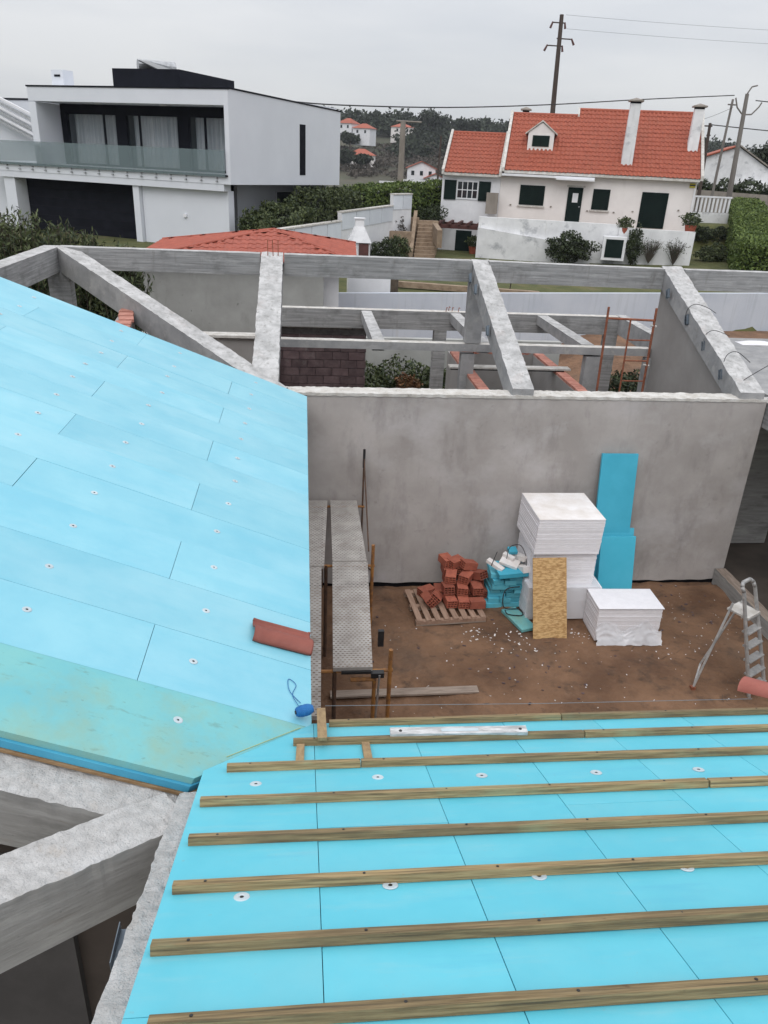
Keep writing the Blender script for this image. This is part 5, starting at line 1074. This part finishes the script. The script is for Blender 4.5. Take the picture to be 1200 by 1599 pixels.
# low stone edging on the lawn
MB().prism([(2.2, 33.2, 1.72), (9.5, 31.0, 1.72), (9.5, 31.3, 1.72), (2.2, 33.5, 1.72)], (0, 0, .22)).build('stone_edging', M['tan'], label='low tan stone edging across the lawn near the boundary wall', cat='edging')
MB().tube((3.6, 31.4, 1.6), (3.6, 31.4, 2.9), .17, n=12).build('tree_stump', M['bark'], label='brown round post or stump beside the lawn edging', cat='stump')
def tree(name, loc, h, cr_, m, lab, n=2500, leaf=.12, group=None):
    o = empty(name, loc, lab, 'tree', group=group); b = MB().tube((0, 0, 0), (.05*h, 0, h*.6), .035*h, .018*h, n=8)
    for k in range(6):
        a = k*1.05+rnd.random(); b.tube((.03*h, 0, h*(.35+.04*k)), (math.cos(a)*cr_*.7, math.sin(a)*cr_*.7, h*(.62+.05*k)), .014*h, .004*h, n=5)
    b.build('trunk', M['bark'], o); P = []
    for k in range(9):
        a = rnd.random()*6.28; r_ = cr_*rnd.uniform(.1, .75); P.append(blobpts((math.cos(a)*r_, math.sin(a)*r_, h*rnd.uniform(.6, .9)), (cr_*.45, cr_*.45, h*.13), n//9, lump=.5))
    inst('crown', leafmesh('crown', np.concatenate(P), leaf, m), o); return o
tree('garden_tree', (8.6, 32.4, 1.7), .9, .7, M['f_dark'], 'small dark shrub-like tree on the lawn edge', n=700, leaf=.06)

# right: hedge, picket fence, roadside wall, poles, neighbour house
hedge('hedge', [(21.6, 36.0, 2.0, 1.7), (25.7, 44.5, 2.1, 1.8), (32.6, 58.0, 3.1, 1.9)], 2.0, 1, M['f_lime'], 'tall clipped green hedge along the right side of the lawn', 80000, .075, lumpy=.10)
hedge('hedge', [(24.6, 38.2, 2.0, 1.9), (36.9, 60.0, 3.3, 1.9)], 1.8, 1, M['f_mid'], 'second clipped hedge row just right of the tall one', 26000, .09, lumpy=.12)
FN = empty('picket_fence', (24.3, 53.5, 3.4), 'white concrete picket fence behind the right end of the house', 'fence')
pk_ = MB().box(-.06, .06, 0, .08, .85, 1.75).mesh('picket', M['white'])
MB().box(-.1, 4.6, -.05, .15, -1.2, .82).build('base_wall', M['old'], FN)
for i in range(17): inst('picket', pk_, FN, (i*.28, 0, 0))
MB().box(-.1, 4.6, -.03, .1, 1.755, 1.86).build('rail', M['white'], FN)
MB().prism([(26, 66, 5.6), (48, 60, 5.0), (48, 60.3, 5.0), (26, 66.3, 5.6)], (0, 0, -3)).build('roadside_wall', M['polec'], label='long grey roadside wall behind the picket fence at right', cat='wall')
hedge('hedge', [(28, 68, 4.3, 1.7), (48, 63, 4.0, 1.5)], 1.5, 1, M['f_dark'], 'dark straggly hedge above the grey roadside wall', 9000, .14, lumpy=.4)
NH = empty('neighbour_house', (36.6, 78, 3.4), 'white gabled neighbour house with red roof at the far right', 'building', rz=R(-20))
b = MB().prism([(0, 0, 0), (8.6, 0, 0), (8.6, 0, 3.3), (4.6, 0, 5.7), (0, 0, 4.1)], (0, 8, 0)); b.build('wall', M['old'], NH)
MB().prism([(-.4, -.3, 4.1), (4.6, -.3, 5.9), (4.6, 8.3, 5.9), (-.4, 8.3, 4.1)], (0, 0, -.12)).build('roof', M['tile'], NH)
MB().prism([(4.6, -.3, 5.9), (9.0, -.3, 3.3), (9.0, 8.3, 3.3), (4.6, 8.3, 5.9)], (0, 0, -.12)).build('roof', M['polec'], NH)
MB().box(.2, 1.2, 2, 2.8, 4.2, 6.3).build('chimney', M['white'], NH); MB().box(5.2, 8.3, -1.5, -.01, 0, 2.6).build('annex', M['old'], NH)
carb = empty('parked_car', (38.5, 56.5, 3.5), 'silver car roof behind the right hedge', 'car', rz=R(20))
b = MB(); prof = [(-2.1, .35), (-2.1, .8), (-1.9, .95), (-1.2, 1.0), (-.7, 1.42), (.8, 1.45), (1.45, 1.0), (2.05, .9), (2.15, .35)]
b.prism([(x, -.85, z) for x, z in prof], (0, 1.7, 0)); b.build('body', M['galv'], carb, bevel=.08)
for s_ in (-.86, .86): MB().prism([(-1.05, s_, 1.0), (-.62, s_, 1.36), (.72, s_, 1.38), (1.2, s_, 1.02)], (0, .01 if s_ > 0 else -.01, 0)).build('window', M['dglass'], carb)
for x in (-1.35, 1.35):
    for y in (-.9, .72): MB().tube((x, y, .33), (x, y+.18, .33), .33, n=18).build('wheel', M['black'], carb)

def upole(name, base, top, r0_, r1_, m, lab, arms=(), insul=True):
    base = Vector(base); top = Vector(top); o = empty(name, base, lab, 'utility pole'); MB().tube((0, 0, 0), top-base, r0_, r1_, n=10).build('shaft', M[m], o)
    for dz__, a0_, a1_ in arms:
        c = top-base+Vector((0, 0, dz__)); MB().tube(c+Vector((a0_, 0, 0)), c+Vector((a1_, 0, 0)), .05, n=6).build('crossarm', M[m], o)
        for x in (a0_, a1_):
            if abs(x) > .2 and insul: MB().tube(c+Vector((x, 0, .05)), c+Vector((x*1.25, 0, -.42)), .07, .10, n=8).build('insulator', M['maroon'], o)
    return o
upole('utility_pole', (22.3, 75, 3), (21.84, 75, 18.4), .28, .17, 'poled', 'tall dark wooden power pole rising behind the white house ridge', [(-.6, -.7, .35), (-1.75, -.2, 1.1), (-2.3, -.95, .35)])
upole('utility_pole', (6.97, 60, 3.2), (6.98, 60, 9.0), .25, .19, 'polec', 'thick concrete pole between the villa and the white house', [(.05, -.5, 1.3)], insul=False)
upole('utility_pole', (11.6, 72, 3.2), (11.7, 72, 8.6), .10, .08, 'poled', 'thin dark pole left of the white house behind the hedge', [])
upole('utility_pole', (32.2, 60, 3.5), (31.85, 60, 12.0), .22, .13, 'pole', 'rightmost grey lamp pole, the thickest of three, with curved arms', [])
upole('utility_pole', (30.75, 60, 3.5), (30.86, 60, 11.6), .11, .08, 'pole', 'slim middle pole of the three at right', [(-.35, -.3, .3)], insul=False)
upole('utility_pole', (29.8, 60, 3.5), (29.5, 60, 10.0), .16, .10, 'poled', 'dark wooden leftmost pole of the three at right beside the chimney', [(-.2, -.4, .2), (-.8, -.1, .2)], insul=False)
o = bpy.data.objects['utility_pole.003']
MB().path([(-.45, 0, 7.2), (-.9, 0, 7.6), (-1.15, 0, 8.2)], .05).build('arm', M['pole'], o); MB().path([(-.4, 0, 7.15), (.3, 0, 7.2), (.75, 0, 7.7), (.9, 0, 8.0)], .05).build('arm', M['pole'], o); MB().path([(-.35, 0, 8.5), (-.1, 0, 8.95), (.3, 0, 9.05)], .05).build('arm', M['pole'], o)
def wire(p, q, sag, r_, lab, n=24):
    p = Vector(p); q = Vector(q); P = [p.lerp(q, i/n)-Vector((0, 0, sag*4*(i/n)*(1-i/n))) for i in range(n+1)]
    MB().path(P, r_, n=5).build('power_line', M['wire'], label=lab, cat='cable')
cable([(-1.0, 43.6, 8.98), (1.95, 45.6, 9.04), (8.25, 49, 9.41), (15.4, 53, 10.12), (22.6, 56.6, 10.97), (30.9, 60, 11.85)], r=.032, parent=None, name='power_line', label='dark overhead cable from the villa roof to the right-hand poles', cat='cable')
wire((32.6, 60, 11.6), (60, 64, 12.2), .3, .035, 'short dark cable leaving the rightmost pole to the picture edge')
wire((29.5, 60, 9.9), (62, 64, 10.2), .4, .035, 'lower dark cable between the right poles and the picture edge')
wire((21.5, 55, 9.2), (31.0, 60, 11.1), .5, .012, 'thin slack cable from the house chimney towards the middle pole')
wire((22.2, 75, 18.4), (60, 75, 18.75), .25, .009, 'very thin cable from the tall pole top to the right')
wire((22.4, 75, 17.4), (60, 75, 17.7), .25, .009, 'second thin cable from the tall pole to the right')
# small white gate, posts and road objects behind the hedge
MB().box(5.8, 9.0, 64, 64.15, 3.3, 5.05).build('roadside_fence', M['white'], label='pale fence beyond the long hedge left of the concrete pole', cat='fence')
MB().box(9.2, 13.5, 80, 80.3, 3.0, 4.9).build('garden_wall', M['white'], label='white garden wall in the middle distance beside the concrete pole', cat='wall')

# ------------------------------------------------------------------ far houses, woods
def farhouse(name, x, y, z, w_, d_, h, lab, roofm='tile', wallm='cream', rz=0, rh=None, wins=3, gable=False):
    o = empty(name, (x, y, z), lab, 'house', rz=R(rz)); MB().box(0, w_, 0, d_, -3, h).build('wall', M[wallm], o); rh = rh or w_*.22; e = .5
    if gable:
        MB().prism([(0, .01, h), (w_, .01, h), (w_/2, .01, h+rh-.1)], (0, d_-.02, 0)).build('gable', M[wallm], o)
        for s_ in (0, 1):
            x0 = -e if s_ == 0 else w_+e; MB().prism([(x0, -e, h-.15), (w_/2, -e, h+rh), (w_/2, d_+e, h+rh), (x0, d_+e, h-.15)], (0, 0, .15)).build('roof', M[roofm], o)
    else:
        a = [(-e, -e, h), (w_+e, -e, h), (w_+e, d_+e, h), (-e, d_+e, h), (w_*.38, d_/2, h+rh), (w_*.62, d_/2, h+rh)]
        MB().add(a, [(0, 1, 5, 4), (1, 2, 5), (2, 3, 4, 5), (3, 0, 4), (3, 2, 1, 0)]).build('roof', M[roofm], o)
    for i in range(wins):
        xx = w_*(i+.6)/(wins+.2)
        for zz in ((h-1.9, h-.7),)+(((h-4.6, h-3.1),) if h > 4.5 else ()): MB().box(xx-.45, xx+.45, -.06, -.01, *zz).build('window', M['dglass'], o)
    return o
hz = lambda x, y: gh(x, y)
farhouse('hillside_house', 15.5, 300, 3.2, 9.5, 9, 4.6, 'cream house with pale orange hipped roof low on the hillside left of the pole', rz=-8)
farhouse('hillside_house', 30.5, 245, .2, 8.2, 8, 4.6, 'white two storey house with gable right of the concrete pole', wallm='white', gable=True, rz=-6)
farhouse('hillside_house', 35.2, 240, .0, 5.6, 4, 2.3, 'low white red roofed annex in front of the white two storey house', wallm='white', gable=True, rz=-6, wins=2)
farhouse('hillside_house', 41, 400, 17.2, 10.5, 9, 3.8, 'cream house with red roof high on the hill behind the concrete pole', rz=-5, rh=1.6, wins=2)
farhouse('hillside_house', 15, 380, 17.0, 7, 8, 3.6, 'white red roofed house high on the hill next to the villa', wallm='white', rz=-30, wins=2, rh=2.2)
farhouse('hillside_house', 21.5, 375, 15.0, 8, 8, 3.8, 'white red roofed house beside the one next to the villa', wallm='white', rz=-25, wins=2, rh=2.0)
# woods
P = []
def wood(n, xr, yr, hr, cr_, dens):
    A = []
    for i in range(n):
        x = rnd.uniform(*xr); y = rnd.uniform(*yr); h = rnd.uniform(*hr); c = rnd.uniform(*cr_)
        A.append(blobpts((x, y, gh(x, y)+h*.6), (c, c, h*.45), dens, lump=.45))
    return np.concatenate(A)
A = wood(520, (-40, 260), (430, 560), (6, 11), (4, 9), 190)
B = wood(45, (38, 130), (340, 430), (4, 8), (3, 6), 180)
C_ = wood(150, (110, 330), (250, 420), (4, 8), (3, 7), 160)
inst('distant_wood', leafmesh('distant_wood', np.concatenate([A]), .95, M['f_pine'], aspect=.7), None, label='dark pine wood along the top of the far hill', cat='wood', kind='stuff')
inst('hillside_scrub', leafmesh('hillside_scrub', np.concatenate([B, C_]), .8, M['f_pine'], aspect=.7), None, label='dark scrub and trees scattered down the far slope', cat='scrub', kind='stuff')
D_ = wood(420, (0, 120), (262, 400), (.8, 2.2), (2, 6), 70)
inst('hillside_scrub', leafmesh('hillside_scrub', D_, .5, M['twig'], aspect=.6), None, label='brown winter scrub in the middle of the far slope', cat='scrub', kind='stuff')
# some pines one can tell apart on the skyline and nearer trees
for i, (x, y, h, c, lab) in enumerate([(64, 430, 17, 9, 'round topped pine highest on the skyline left of the red roofs'), (36, 440, 12, 4, 'small pine on the skyline above the cream hill house'), (83, 430, 13, 6, 'pine on the skyline just left of the small chimney'), (20, 372, 10, 4, 'dark tree in front of the hill houses next to the villa'), (14.5, 292, 7, 4.5, 'dark round tree below the pale orange roofed house'), (21.0, 285, 6, 3.5, 'dark tree right of the pale orange roofed house foot')]):
    tree('pine_tree', (x, y, gh(x, y)-1), h, c, M['f_pine'], lab, n=1600, leaf=.8)
for i, (x, y, h, c, lab) in enumerate([(50.5, 86, 6.5, 3.0, 'dark tree right of the far right neighbour house'), (56, 90, 7, 3.5, 'tall dark tree at the right picture edge')]):
    tree('roadside_tree', (x, y, 3), h, c, M['f_pine'], lab, n=3500, leaf=.25)

# ------------------------------------------------------------------ air
hm = bpy.data.materials.new('air'); hm.use_nodes = True; t_ = hm.node_tree; t_.nodes.clear()
ho = t_.nodes.new('ShaderNodeOutputMaterial'); hv = t_.nodes.new('ShaderNodeVolumePrincipled'); hv.inputs['Density'].default_value = .00016; hv.inputs['Color'].default_value = (.90, .94, 1, 1)
t_.links.new(hv.outputs[0], ho.inputs['Volume'])
MB().box(-320, 720, -60, 920, -4, 60).build('haze', hm, kind='stuff')
